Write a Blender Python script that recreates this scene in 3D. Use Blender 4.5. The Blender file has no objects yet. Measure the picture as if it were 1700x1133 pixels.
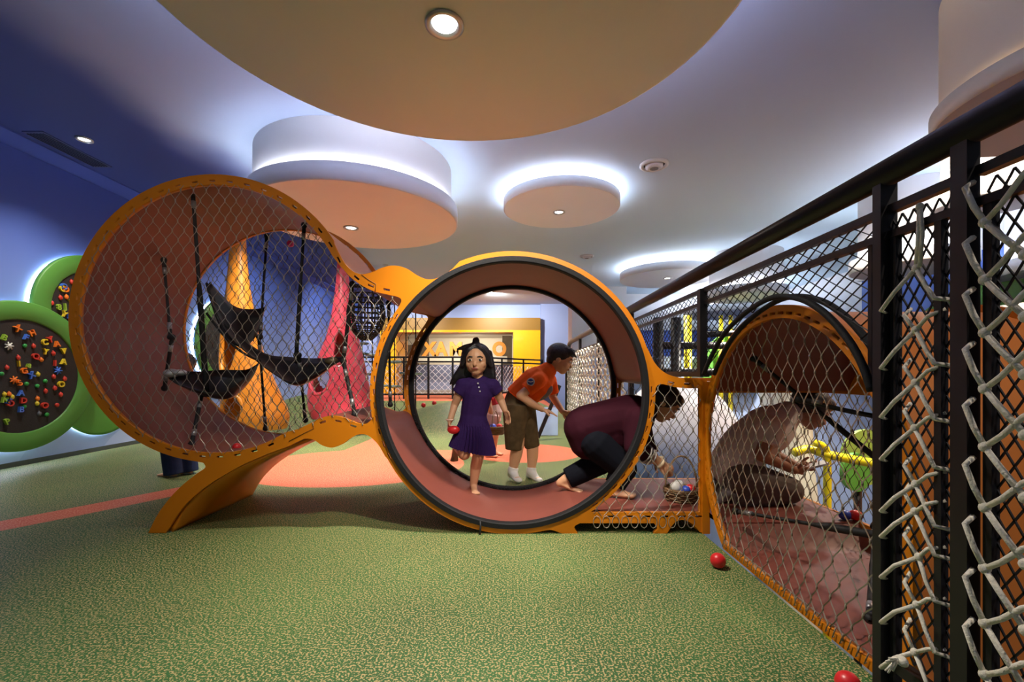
import bpy, bmesh, math, random
from mathutils import Vector, Matrix, noise as mnoise
random.seed(7)
V = Vector
PI = math.pi
scene = bpy.context.scene
COL = scene.collection
F = 740.0; CX = 850.0; HY = 620.0; HC = 0.95      # focal length in px, principal column, horizon row, eye height (m)

def P(px, py, d):
    return V(((px-CX)/F*d, d, HC+(HY-py)/F*d))
def lin(c):
    if isinstance(c, str):
        c = [int(c[i:i+2], 16)/255 for i in (0, 2, 4)]
    return tuple((x/12.92 if x <= .04045 else ((x+.055)/1.055)**2.4) for x in c)

# ---------------------------------------------------------------- materials
def pm(name, col, rough=.5, metal=0, var=.1, scale=12, bump=0, bscale=60, spec=.5, sheen=0, coat=0):
    m = bpy.data.materials.new(name); m.use_nodes = True
    nt = m.node_tree; N = nt.nodes; L = nt.links
    b = N['Principled BSDF']
    c = lin(col)
    tc = N.new('ShaderNodeTexCoord')
    nz = N.new('ShaderNodeTexNoise'); nz.inputs['Scale'].default_value = scale; nz.inputs['Detail'].default_value = 3
    L.new(tc.outputs['Object'], nz.inputs['Vector'])
    mx = N.new('ShaderNodeMix'); mx.data_type = 'RGBA'
    mx.inputs['A'].default_value = (*[x*(1-var) for x in c], 1)
    mx.inputs['B'].default_value = (*[min(1, x*(1+var)) for x in c], 1)
    L.new(nz.outputs['Fac'], mx.inputs['Factor'])
    L.new(mx.outputs['Result'], b.inputs['Base Color'])
    b.inputs['Roughness'].default_value = rough
    b.inputs['Metallic'].default_value = metal
    b.inputs['Specular IOR Level'].default_value = spec
    if sheen: b.inputs['Sheen Weight'].default_value = sheen
    if coat: b.inputs['Coat Weight'].default_value = coat
    if bump:
        n2 = N.new('ShaderNodeTexNoise'); n2.inputs['Scale'].default_value = bscale; n2.inputs['Detail'].default_value = 4
        L.new(tc.outputs['Object'], n2.inputs['Vector'])
        bp = N.new('ShaderNodeBump'); bp.inputs['Strength'].default_value = bump; bp.inputs['Distance'].default_value = .01
        L.new(n2.outputs['Fac'], bp.inputs['Height']); L.new(bp.outputs['Normal'], b.inputs['Normal'])
    return m
def em(name, col, strength):
    m = bpy.data.materials.new(name); m.use_nodes = True
    nt = m.node_tree; nt.nodes.clear()
    o = nt.nodes.new('ShaderNodeOutputMaterial'); e = nt.nodes.new('ShaderNodeEmission')
    e.inputs['Color'].default_value = (*lin(col), 1); e.inputs['Strength'].default_value = strength
    nt.links.new(e.outputs[0], o.inputs[0])
    return m

class NT:
    """tiny math-node helper"""
    def __init__(s, m): s.nt = m.node_tree; s.N = s.nt.nodes; s.L = s.nt.links
    def put(s, sock, v):
        if isinstance(v, (int, float)): sock.default_value = v
        else: s.L.new(v, sock)
    def m(s, op, a, b=0.0, c=0.0):
        n = s.N.new('ShaderNodeMath'); n.operation = op
        s.put(n.inputs[0], a); s.put(n.inputs[1], b); s.put(n.inputs[2], c)
        return n.outputs[0]
    def mix(s, f, a, b):
        n = s.N.new('ShaderNodeMix'); n.data_type = 'RGBA'
        s.put(n.inputs['Factor'], f)
        for k, v in (('A', a), ('B', b)):
            if isinstance(v, tuple): n.inputs[k].default_value = (*v[:3], 1)
            else: s.L.new(v, n.inputs[k])
        return n.outputs['Result']
    def ramp(s, f, lo, hi):
        n = s.N.new('ShaderNodeMapRange'); n.interpolation_type = 'SMOOTHSTEP'
        s.put(n.inputs['Value'], f); n.inputs['From Min'].default_value = lo; n.inputs['From Max'].default_value = hi
        return n.outputs['Result']

# ---------------------------------------------------------------- mesh builder
class MB:
    def __init__(s): s.v = []; s.f = []; s.mi = []; s.sm = []; s.cur = 0
    def add(s, vs, fs, smooth=False):
        o = len(s.v); s.v += [V(p) for p in vs]
        for f in fs:
            s.f.append([o+i for i in f]); s.mi.append(s.cur); s.sm.append(smooth)
        return s
    def box(s, x0, y0, z0, x1, y1, z1):
        vs = [(x, y, z) for z in (z0, z1) for y in (y0, y1) for x in (x0, x1)]
        return s.add(vs, [(0, 2, 3, 1), (4, 5, 7, 6), (0, 1, 5, 4), (2, 6, 7, 3), (0, 4, 6, 2), (1, 3, 7, 5)])
    def bar(s, a, b, w, h, up=V((0, 0, 1))):
        a = V(a); b = V(b); d = (b-a).normalized()
        sd = d.cross(up)
        if sd.length < 1e-4: sd = d.cross(V((1, 0, 0)))
        sd.normalize(); u = sd.cross(d).normalized()
        vs = [p+sd*sx*w/2+u*sz*h/2 for p in (a, b) for sx, sz in ((-1, -1), (1, -1), (1, 1), (-1, 1))]
        return s.add(vs, [(3, 2, 1, 0), (4, 5, 6, 7), (0, 1, 5, 4), (1, 2, 6, 5), (2, 3, 7, 6), (3, 0, 4, 7)])
    def tube(s, pts, r, n=8, cap=True, closed=False, smooth=True):
        pts = [V(p) for p in pts]; m = len(pts)
        if m < 2: return s
        rs = r if isinstance(r, (list, tuple)) else [r]*m
        vs = []; pu = None
        for i, p in enumerate(pts):
            if closed: d = pts[(i+1) % m]-pts[i-1]
            else: d = pts[min(i+1, m-1)]-pts[max(i-1, 0)]
            if d.length < 1e-9: d = V((0, 0, 1))
            d.normalize()
            if pu is None:
                pu = d.orthogonal().normalized()
            pu = (pu-d*pu.dot(d))
            if pu.length < 1e-6: pu = d.orthogonal()
            pu.normalize(); w = d.cross(pu)
            vs += [p+(pu*math.cos(2*PI*k/n)+w*math.sin(2*PI*k/n))*rs[i] for k in range(n)]
        fs = []
        for i in range(m if closed else m-1):
            j = (i+1) % m
            for k in range(n):
                l = (k+1) % n
                fs.append((i*n+k, i*n+l, j*n+l, j*n+k))
        if cap and not closed:
            fs.append(tuple(range(n-1, -1, -1))); fs.append(tuple((m-1)*n+k for k in range(n)))
        return s.add(vs, fs, smooth)
    def lathe(s, prof, c=(0, 0, 0), n=48, smooth=True, sx=1, sy=1, cap0=False, cap1=False):
        """prof = [(r,z),...] about the Z axis at c"""
        c = V(c); vs = []
        for r, z in prof:
            vs += [c+V((r*math.cos(2*PI*k/n)*sx, r*math.sin(2*PI*k/n)*sy, z)) for k in range(n)]
        fs = []
        for i in range(len(prof)-1):
            for k in range(n):
                l = (k+1) % n
                fs.append((i*n+k, i*n+l, (i+1)*n+l, (i+1)*n+k))
        if cap0: fs.append(tuple(range(n-1, -1, -1)))
        if cap1: fs.append(tuple((len(prof)-1)*n+k for k in range(n)))
        return s.add(vs, fs, smooth)
    def ball(s, c, r, n=16, m=10, mat=None):
        r = r if isinstance(r, (tuple, list, Vector)) else (r, r, r)
        vs = []; fs = []
        c = V(c)
        for i in range(m+1):
            t = PI*i/m
            for k in range(n):
                a = 2*PI*k/n
                q = V((r[0]*math.sin(t)*math.cos(a), r[1]*math.sin(t)*math.sin(a), r[2]*math.cos(t)))
                if mat: q = mat @ q
                vs.append(c+q)
        for i in range(m):
            for k in range(n):
                l = (k+1) % n
                if i == 0: fs.append((0, (i+1)*n+k, (i+1)*n+l))
                elif i == m-1: fs.append((i*n+k, (i+1)*n, i*n+l))
                else: fs.append((i*n+k, (i+1)*n+k, (i+1)*n+l, i*n+l))
        return s.add(vs, fs, True)
    def mesh(s, name):
        me = bpy.data.meshes.new(name)
        me.from_pydata([tuple(p) for p in s.v], [], s.f)
        me.polygons.foreach_set('material_index', s.mi)
        me.polygons.foreach_set('use_smooth', s.sm)
        me.update()
        bm = bmesh.new(); bm.from_mesh(me)
        loose = [v for v in bm.verts if not v.link_faces]
        if loose: bmesh.ops.delete(bm, geom=loose, context='VERTS')
        bmesh.ops.recalc_face_normals(bm, faces=bm.faces); bm.to_mesh(me); bm.free()
        return me

def link(name, me, mats, parent=None):
    o = bpy.data.objects.new(name, me); COL.objects.link(o)
    mats = mats if isinstance(mats, (list, tuple)) else [mats]
    for m in mats: me.materials.append(m)
    if parent is not None:
        o.parent = parent
        if parent.get('_w'):               # world-space children of an unrotated empty
            o.location = -V(parent['_w'])
    return o
def build(name, mb, mats, parent=None):
    return link(name, mb.mesh(name) if isinstance(mb, MB) else mb, mats, parent)
def tag(o, label=None, cat=None, group=None, kind=None):
    if label: o['label'] = label
    if cat: o['category'] = cat
    if group: o['group'] = group
    if kind: o['kind'] = kind
    return o
def thing(name, loc, label, cat, group=None, world=True, rot=None):
    o = bpy.data.objects.new(name, None); COL.objects.link(o)
    o.empty_display_size = .05
    o.location = loc
    if rot: o.rotation_euler = rot
    if world and not rot: o['_w'] = list(loc)
    return tag(o, label, cat, group)
_made = {}
def world_of(p):                         # accumulated offset of world-space parents
    return V(p['_w']) if p.get('_w') else V((0, 0, 0))
def sub(name, mb, mats, part):
    """a sub-part under a part whose mesh is in world space (its parent chain already cancels the offset)"""
    o = link(name, mb.mesh(name) if isinstance(mb, MB) else mb, mats, None)
    o.parent = part
    return o
def struct(name, mb, mats, kind='structure'):
    o = build(name, mb, mats); o['kind'] = kind
    return o

def poly_extrude(loops, th, fn, name='m'):
    """2-D loops (first outer, others holes) in metres -> solid of thickness th. fn(u,v,w) -> world"""
    cu = bpy.data.curves.new('tmpc', 'CURVE'); cu.dimensions = '2D'; cu.fill_mode = 'BOTH'; cu.extrude = th/2
    for lp in loops:
        sp = cu.splines.new('POLY'); sp.points.add(len(lp)-1)
        for q, (u, v) in zip(sp.points, lp): q.co = (u, v, 0, 1)
        sp.use_cyclic_u = True
    ob = bpy.data.objects.new('tmpo', cu); COL.objects.link(ob)
    dg = bpy.context.evaluated_depsgraph_get(); dg.update()
    me = bpy.data.meshes.new_from_object(ob.evaluated_get(dg))
    bpy.data.objects.remove(ob); bpy.data.curves.remove(cu)
    for v in me.vertices: v.co = fn(v.co.x, v.co.y, v.co.z)
    bm = bmesh.new(); bm.from_mesh(me)
    bmesh.ops.remove_doubles(bm, verts=bm.verts, dist=1e-5)
    bmesh.ops.recalc_face_normals(bm, faces=bm.faces); bm.to_mesh(me); bm.free()
    me.materials.clear()
    return me

def inside(p, poly):
    x, y = p; c = False; n = len(poly); j = n-1
    for i in range(n):
        xi, yi = poly[i]; xj, yj = poly[j]
        if (yi > y) != (yj > y) and x < (xj-xi)*(y-yi)/(yj-yi)+xi: c = not c
        j = i
    return c
def net(mb, test, fn, u0, u1, v0, v1, pw, ph, r, sub=4, n=3, wob=0.0, knots=0.0, straight=False):
    """a wire net of diamonds pw x ph, wires run along v; test(u,v) clips; fn(u,v) -> world"""
    i = 0; u = u0
    step = ph/2/sub
    while u <= u1:
        run = []; k = 0
        sgn = 1 if i % 2 == 0 else -1
        nv = int((v1-v0)/step)
        for k in range(nv+1):
            v = v0+k*step
            ph_ = (v-v0)/(ph)*2*PI
            c = math.cos(ph_)
            if straight:
                t = (ph_/PI) % 2; c = 1-2*t if t < 1 else 2*t-3
            uu = u+sgn*pw/4*c
            if wob:
                uu += wob*mnoise.noise((uu*2.5, v*2.5, 3.1)); vv = v+wob*mnoise.noise((uu*2.5, v*2.5, 9.7))
            else: vv = v
            if test(uu, vv):
                run.append(fn(uu, vv))
                if knots and k % sub == 0 and (c*sgn > .9):
                    p = run[-1]; mb.ball(p, (knots, knots, knots*2.2), 5, 4)
            else:
                if len(run) > 1: mb.tube(run, r, n, cap=False, smooth=False)
                run = []
        if len(run) > 1: mb.tube(run, r, n, cap=False, smooth=False)
        i += 1; u += pw/2
    return mb
def arc(cx, cy, r, a0, a1, step=3.0):
    """degrees; image-style (y down) coordinates"""
    n = max(2, int(abs(a1-a0)/step)+1)
    return [(cx+r*math.cos(math.radians(a0+(a1-a0)*i/(n-1))), cy+r*math.sin(math.radians(a0+(a1-a0)*i/(n-1)))) for i in range(n)]
def smooth(pts, sub=5):
    """open Catmull-Rom through pts"""
    out = []
    m = len(pts)
    for i in range(m-1):
        p0 = pts[max(i-1, 0)]; p1 = pts[i]; p2 = pts[i+1]; p3 = pts[min(i+2, m-1)]
        for k in range(sub):
            t = k/sub
            out.append(tuple(.5*((2*b)+(-a+c)*t+(2*a-5*b+4*c-d)*t*t+(-a+3*b-3*c+d)*t**3) for a, b, c, d in zip(p0, p1, p2, p3)))
    out.append(tuple(pts[-1]))
    return out
def copy_tree(o, parent=None):
    c = o.copy(); COL.objects.link(c)
    if parent is not None: c.parent = parent
    for ch in list(o.children): copy_tree(ch, c)
    return c
# ================================================================ SETTING
CE = 3.25            # ceiling height
WX = -5.05           # left wall
FX = 1.13            # right edge of the upper floor
BY = 15.0            # far end of the room
# ---- floor: speckled rubber with orange patches, soft mounds at the back
def hill(x, y):
    z = .27*max(0, min(1, (y-8.6)/2.2))**2*(3-2*max(0, min(1, (y-8.6)/2.2)))
    for cx, cy, rx, ry, h in ((-1.15, 8.3, .9, 1.0, .34), (-.2, 8.9, 1.0, .9, .22), (-4.2, 8.9, .9, 1.0, .42), (-3.0, 9.0, 1.1, 1.0, .25)):
        z += h*math.exp(-((x-cx)/rx)**2-((y-cy)/ry)**2)
    fade = max(0, min(1, (y-6.3)/.8)); return z*fade*max(0, min(1, (1.2-x)/.6))
fl = MB()
xs = [WX+(FX-WX)*i/48 for i in range(49)]; ys = [-2.5+(BY+2.5)*i/110 for i in range(111)]
vs = [(x, y, hill(x, y)) for y in ys for x in xs]; fs = []
for j in range(110):
    for i in range(48):
        a = j*49+i; fs.append((a, a+1, a+50, a+49))
fl.add(vs, fs, True)
fl.box(WX, -2.5, -.3, FX, BY, -.02)
mfl = bpy.data.materials.new('rubber_floor'); mfl.use_nodes = True
T = NT(mfl); b = T.N['Principled BSDF']
geo = T.N.new('ShaderNodeNewGeometry'); sep = T.N.new('ShaderNodeSeparateXYZ'); T.L.new(geo.outputs['Position'], sep.inputs[0])
X, Y = sep.outputs[0], sep.outputs[1]
def noise_of(scale, detail=2):
    n = T.N.new('ShaderNodeTexNoise'); n.inputs['Scale'].default_value = scale; n.inputs['Detail'].default_value = detail
    T.L.new(geo.outputs['Position'], n.inputs['Vector']); return n.outputs['Fac']
def ell(cx, cy, rx, ry):
    dx = T.m('DIVIDE', T.m('SUBTRACT', X, cx), rx); dy = T.m('DIVIDE', T.m('SUBTRACT', Y, cy), ry)
    return T.m('LESS_THAN', T.m('ADD', T.m('MULTIPLY', dx, dx), T.m('MULTIPLY', dy, dy)), 1.0)
def strip(ax, ay, bx, by, w):
    L_ = math.hypot(bx-ax, by-ay); ux, uy = (bx-ax)/L_, (by-ay)/L_
    dx = T.m('SUBTRACT', X, ax); dy = T.m('SUBTRACT', Y, ay)
    t = T.m('ADD', T.m('MULTIPLY', dx, ux), T.m('MULTIPLY', dy, uy)); t = T.m('MINIMUM', T.m('MAXIMUM', t, 0.0), L_)
    ex = T.m('SUBTRACT', dx, T.m('MULTIPLY', t, ux)); ey = T.m('SUBTRACT', dy, T.m('MULTIPLY', t, uy))
    return T.m('LESS_THAN', T.m('ADD', T.m('MULTIPLY', ex, ex), T.m('MULTIPLY', ey, ey)), w*w/4)
mask = ell(-1.62, 4.62, 1.12, .92)
for k in (ell(.15, 5.35, .68, .62), strip(-4.2, 1.2, -3.0, 3.05, .27), strip(-3.0, 3.05, -2.3, 4.25, .27), strip(-1.3, 5.35, .2, 5.35, .3),
          strip(-1.8, 5.2, -1.75, 6.6, .55)):
    mask = T.m('MAXIMUM', mask, k)
mask = T.m('MAXIMUM', mask, T.m('GREATER_THAN', Y, 10.9))
fleck = T.ramp(noise_of(135, 2.5), .525, .565)
big = T.ramp(noise_of(1.3, 2), .3, .7)
green = T.mix(big, lin('235426'), lin('32652f'))
gcol = T.mix(fleck, green, lin('b09c6c'))
ocol = T.mix(T.ramp(noise_of(110, 1.5), .52, .62), lin('cf6142'), lin('e59a78'))
T.L.new(T.mix(mask, gcol, ocol), b.inputs['Base Color'])
b.inputs['Roughness'].default_value = .6; b.inputs['Specular IOR Level'].default_value = .35
bp = T.N.new('ShaderNodeBump'); bp.inputs['Strength'].default_value = .25; bp.inputs['Distance'].default_value = .004
T.L.new(noise_of(130, 2), bp.inputs['Height']); T.L.new(bp.outputs['Normal'], b.inputs['Normal'])
struct('floor', fl, mfl)
mlow = pm('lower_floor_mat', '4f5a62', .6)
struct('floor_lower', MB().box(FX, -2.5, -3.2, 9.0, 19, -3.0), mlow)

# ---- ceiling, painted from navy at the left wall to pale blue grey
mce = bpy.data.materials.new('ceiling_paint_and_light'); mce.use_nodes = True
T = NT(mce); b = T.N['Principled BSDF']
geo = T.N.new('ShaderNodeNewGeometry'); sep = T.N.new('ShaderNodeSeparateXYZ'); T.L.new(geo.outputs['Position'], sep.inputs[0])
n = T.N.new('ShaderNodeTexNoise'); n.inputs['Scale'].default_value = .7; n.inputs['Detail'].default_value = 2
T.L.new(geo.outputs['Position'], n.inputs['Vector'])
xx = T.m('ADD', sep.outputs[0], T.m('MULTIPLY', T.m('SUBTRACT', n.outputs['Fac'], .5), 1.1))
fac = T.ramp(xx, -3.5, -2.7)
c1 = T.mix(T.ramp(sep.outputs[1], 2.5, 7.0), lin('8791b6'), lin('c4d8e6'))  # paler towards the back: the brighter light there is put into the colour
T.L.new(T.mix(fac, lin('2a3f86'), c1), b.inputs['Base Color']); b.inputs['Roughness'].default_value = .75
struct('ceiling', MB().box(WX-.2, -2.5, CE, 9.0, BY+.2, CE+.2), mce)
# ---- left wall with a shallow soffit step, far walls
mlw = bpy.data.materials.new('wall_blue_mural'); mlw.use_nodes = True
T = NT(mlw); b = T.N['Principled BSDF']
geo = T.N.new('ShaderNodeNewGeometry'); sep = T.N.new('ShaderNodeSeparateXYZ'); T.L.new(geo.outputs['Position'], sep.inputs[0])
YY, ZZ = sep.outputs[1], sep.outputs[2]
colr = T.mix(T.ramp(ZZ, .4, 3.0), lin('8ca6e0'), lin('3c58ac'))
def wd(cy, cz, ry, rz):
    dx = T.m('DIVIDE', T.m('SUBTRACT', YY, cy), ry); dy = T.m('DIVIDE', T.m('SUBTRACT', ZZ, cz), rz)
    return T.m('LESS_THAN', T.m('ADD', T.m('MULTIPLY', dx, dx), T.m('MULTIPLY', dy, dy)), 1.0)
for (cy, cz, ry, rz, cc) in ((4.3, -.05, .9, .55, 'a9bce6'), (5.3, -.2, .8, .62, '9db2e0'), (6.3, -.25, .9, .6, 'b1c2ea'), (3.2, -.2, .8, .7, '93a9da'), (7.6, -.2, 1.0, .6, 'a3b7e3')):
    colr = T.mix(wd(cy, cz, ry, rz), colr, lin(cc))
T.L.new(colr, b.inputs['Base Color']); b.inputs['Roughness'].default_value = .6
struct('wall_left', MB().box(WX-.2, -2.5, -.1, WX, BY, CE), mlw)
mnavy = pm('soffit_navy', '3d55a6', .7, var=.05, scale=2)
struct('trim_1', MB().box(WX, -2.5, CE-.015, WX+.32, BY, CE), mnavy)
mbase = pm('base_grey', '4a5150', .6)
struct('baseboard_left', MB().box(WX, -2.5, 0, WX+.012, 8, .05), mbase)
mblue = pm('wall_blue_far', '6584d8', .6, var=.06, scale=1)
mpale = pm('wall_pale_blue', '9db2e6', .6, var=.06, scale=1)
# far wall: left block, bulkhead over the opening, right block
xl, xr = P(640, 0, BY)[0], P(897, 0, BY)[0]
zt = P(0, 531, BY)[2]
struct('wall_back_left', MB().box(WX, BY, 0, xl, BY+.3, CE), mpale)
struct('wall_back_right', MB().box(xr, BY-.2, -3.0, P(948, 0, BY)[0], BY+.3, CE), mpale)
struct('wall_back_top', MB().box(xl, BY, zt, xr, BY+.3, CE), mpale)
# ================= discs and drums under the ceiling
mw = pm('white_plaster', 'd9d8da', .55, var=.03, scale=3)
mwarmw = pm('warm_plaster', 'c9b9a2', .6, var=.03, scale=3)
mtan = pm('tan_disc_face', 'd2d4c4', .6, var=.03, scale=2)
mpeach = pm('peach_disc_face', 'f2e8e4', .6, var=.03, scale=2)
mpink = pm('pale_disc_face', 'eceef2', .6, var=.03, scale=2)
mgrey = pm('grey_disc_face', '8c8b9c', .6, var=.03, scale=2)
mled = em('led_cool', 'eef2ff', 45.0)
mledw = em('led_warm', 'ffdfae', 22.0)
mlens = em('downlight_lens', 'f4f6ff', 14.0)
mchrome = pm('satin_ring', 'b9b7b0', .3, .7, var=.03)
mvent = pm('vent_grey', 'c3c4cc', .45, var=.04)
mdark = pm('dark_gap', '30323c', .6)
def disc(name, c, R, zb, th, drum, face, label, warm=False, light=1.0, group=None, rcol=.86, strip_=True):
    """round suspended disc; zb = underside height; drum = radius of the column carrying it (None = slim hanger)"""
    t = thing(name, (c[0], c[1], zb), label, 'ceiling feature', group)
    n = 96
    m = MB(); m.lathe([(.01, zb), (R*.5, zb), (R-.012, zb)], (c[0], c[1], 0), n, False, cap0=True)
    build('face', m, face, t)
    m = MB(); m.lathe([(R-.012, zb), (R, zb+.006), (R, zb+th), (R-.03, zb+th), (R-.04, zb+th-.04), (.02, zb+th-.04)], (c[0], c[1], 0), n)
    build('rim', m, mwarmw if warm else mw, t)
    dr = drum if drum else R*.55
    m = MB(); m.lathe([(dr, zb+th-.05), (dr, CE)], (c[0], c[1], 0), n)
    build('drum' if drum else 'hanger', m, mwarmw if warm else mw, t)
    if strip_:
        m = MB(); rr = dr+(R-dr)*.55; lw = min(.02, (R-dr)*.3)
        m.lathe([(rr-lw, zb+th-.035), (rr-lw, zb+th-.012), (rr+lw, zb+th-.012), (rr+lw, zb+th-.035)], (c[0], c[1], 0), n)
        build('light_strip', m, mledw if warm else mled, t)
    return t
D_big = disc('ceiling_disc', (-.29, 1.95), 1.36, HC+1.72, .2, 1.0, mtan, 'huge round tan ceiling disc nearest the camera with one downlight')
D_peach = disc('ceiling_disc', (-1.72, 5.0), 1.10, HC+1.70, .17, 1.03, mpeach, 'large peach ceiling disc under a tall white drum, left of the small disc')
D_small = disc('ceiling_disc', (.63, 5.72), .74, HC+2.10, .12, None, mpink, 'small pale ceiling disc with a bright halo and one small downlight', rcol=.5)
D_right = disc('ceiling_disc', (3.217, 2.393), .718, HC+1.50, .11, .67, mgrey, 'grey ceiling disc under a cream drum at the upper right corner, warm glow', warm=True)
D_f1 = disc('ceiling_disc', (3.35, 9.6), 1.0, HC+2.02, .16, None, mw, 'white ceiling disc with bright halo beyond the middle ring, left of the plain drum')
D_f2 = disc('ceiling_disc', (4.5, 8.6), .72, HC+1.45, .16, .64, mw, 'white drum and disc hanging behind the handrail, beside the haloed white disc')
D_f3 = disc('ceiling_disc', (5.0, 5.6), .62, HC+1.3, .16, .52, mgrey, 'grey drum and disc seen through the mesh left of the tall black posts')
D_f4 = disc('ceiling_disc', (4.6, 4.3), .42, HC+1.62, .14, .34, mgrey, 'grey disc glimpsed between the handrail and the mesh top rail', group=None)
D_f5 = disc('ceiling_disc', (5.6, 11.5), 1.1, HC+1.5, .16, None, mw, 'far white disc seen through mesh above the right arch')
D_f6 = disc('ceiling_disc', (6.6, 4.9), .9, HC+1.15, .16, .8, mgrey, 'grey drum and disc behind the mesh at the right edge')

def downlight(c, zb, r, label, group='recessed downlights', tilt=0):
    t = thing('recessed_downlight', (c[0], c[1], zb), label, 'ceiling light', group)
    m = MB(); m.lathe([(r, zb-.002), (r, zb-.012), (r*.82, zb-.016), (r*.66, zb-.004), (r*.62, zb+.0)], (c[0], c[1], 0), 32)
    build('trim_ring', m, mchrome, t)
    m = MB(); m.lathe([(.002, zb-.0045), (r*.62, zb-.003)], (c[0], c[1], 0), 32, False, cap0=True)
    build('lens', m, mlens, t)
    return t
def spot(loc, to, power, size=90, blend=.6, col='fff4e4', rad=.05):
    l = bpy.data.lights.new('spot_lamp', 'SPOT'); l.energy = power; l.spot_size = math.radians(size); l.spot_blend = blend
    l.color = lin(col); l.shadow_soft_size = rad
    o = bpy.data.objects.new('downlight_or_fill', l); COL.objects.link(o); o.location = loc  # serves the fixture beams and the added fill spots alike
    o.rotation_euler = (V(to)-V(loc)).to_track_quat('-Z', 'Y').to_euler()
    return o
pb = P(738, 40, 1); k = (HC+1.72-HC)/(pb[2]-HC); c = (pb[0]*k, k)
downlight(c, HC+1.72, .095, 'large recessed downlight in the huge tan disc'); SP1 = c
pb = P(583, 378, 1); k = 1.70/(pb[2]-HC); c = (pb[0]*k, k)
downlight(c, HC+1.70, .085, 'recessed downlight in the peach disc'); SP2 = c
pb = P(928, 352, 1); k = 2.10/(pb[2]-HC); c = (pb[0]*k, k)
downlight(c, HC+2.10, .08, 'recessed downlight in the small pale disc'); SP3 = c
pb = P(140, 231, 1); k = (CE-.0-HC)/(pb[2]-HC); c = (pb[0]*k, k)
downlight(c, CE, .07, 'recessed downlight in the blue ceiling by the left wall'); SP4 = c
pb = P(1108, 462, 1); k = 2.02/(pb[2]-HC); c = (pb[0]*k, k)
downlight(c, HC+2.02, .09, 'recessed downlight in the haloed white disc beyond the middle ring'); SP5 = c
# air diffusers
def diffuser(px, py, r, label):
    pb = P(px, py, 1); k = (CE-HC)/(pb[2]-HC); x, y = pb[0]*k, k
    t = thing('air_diffuser', (x, y, CE), label, 'air vent', 'round air diffusers')
    m = MB(); m.lathe([(r, CE+.01), (r, CE-.015), (r*.8, CE-.03), (r*.72, CE-.012)], (x, y, 0), 40); build('outer_ring', m, mvent, t)
    m = MB(); m.lathe([(r*.72, CE-.004), (r*.55, CE-.004)], (x, y, 0), 40); build('shadow_gap', m, mdark, t)
    m = MB(); m.lathe([(r*.62, CE-.004), (r*.6, CE-.035), (r*.42, CE-.055), (r*.3, CE-.05)], (x, y, 0), 40); build('nozzle', m, mvent, t)
    m = MB(); m.lathe([(.004, CE-.04), (r*.32, CE-.048)], (x, y, 0), 40, cap0=True); build('nozzle_mouth', m, pm('nozzle_grey', '6d6e78', .5), t)
diffuser(1086, 273, .155, 'round white air diffuser right of the small pale disc')
diffuser(974, 425, .135, 'round white air diffuser above the middle ring')
pb = [P(x, y, 1) for x, y in ((98, 240), (146, 277))]
ends = [(q[0]*(CE-HC)/(q[2]-HC), (CE-HC)/(q[2]-HC)) for q in pb]
t = thing('slot_vent', (ends[0][0], ends[0][1], CE), 'long dark slot vent in the blue ceiling by the left wall', 'air vent')
x0, y0 = ends[0]; y1 = ends[1][1]
m = MB(); m.box(x0-.10, y0-.25, CE-.008, x0+.10, y1, CE); build('vent_frame', m, pm('vent_blue', '2c3a70', .5), t)
m = MB()
for i in range(6): m.box(x0-.085+i*.03, y0-.22, CE-.016, x0-.075+i*.03, y1-.03, CE-.008)
build('louver', m, pm('vent_louver', '1f294f', .5), t)
pb = P(640, 440, 1); k = (CE-HC)/(pb[2]-HC)
t = thing('smoke_detector', (pb[0]*k, k, CE), 'tiny white smoke detector on the ceiling above the orange bridge', 'detector')
build('housing', MB().lathe([(.06, CE), (.055, CE-.03), (.02, CE-.045)], (pb[0]*k, k, 0), 24, cap1=True), mvent, t)
build('sensor_tip', MB().lathe([(.018, CE-.045), (.012, CE-.07)], (pb[0]*k, k, 0), 16, cap1=True), mdark, t)
# ================================================================ PLAY TUNNEL
DF = 2.653; DB = 3.49; S = F/DF                  # front plane, back plane, px per metre in the front plane
def uv(p): return ((p[0]-CX)/S, HC+(HY-p[1])/S)   # photo px in the front plane -> metres (x, z)
mor = pm('orange_panel', 'd07a08', .42, var=.05, scale=4, spec=.4)
morx = pm('orange_panel_edge', 'd07c0c', .45, var=.05)
mmar = pm('maroon_lining', '7d4136', .5, var=.12, scale=6, bump=.12, bscale=9)
msal = pm('salmon_outer_skin', 'c98e6a', .55, var=.06, scale=5)
mrub = pm('black_rubber_trim', '18181b', .7, spec=.25, bump=.2, bscale=80)
mwire = pm('steel_net_wire', '968d80', .4, .35, var=.15)
mwired = pm('steel_net_wire_dull', '75706a', .45, .35, var=.15)
mstrap = pm('black_strap', '17171a', .65, bump=.2, bscale=150)
mpad = pm('black_rubber_seat', '222226', .32, bump=.08, bscale=40)
mseam = pm('seam_brown', '7d4a10', .6)
mferr = pm('silver_ferrule', '9a9a9c', .35, .6)

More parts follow.
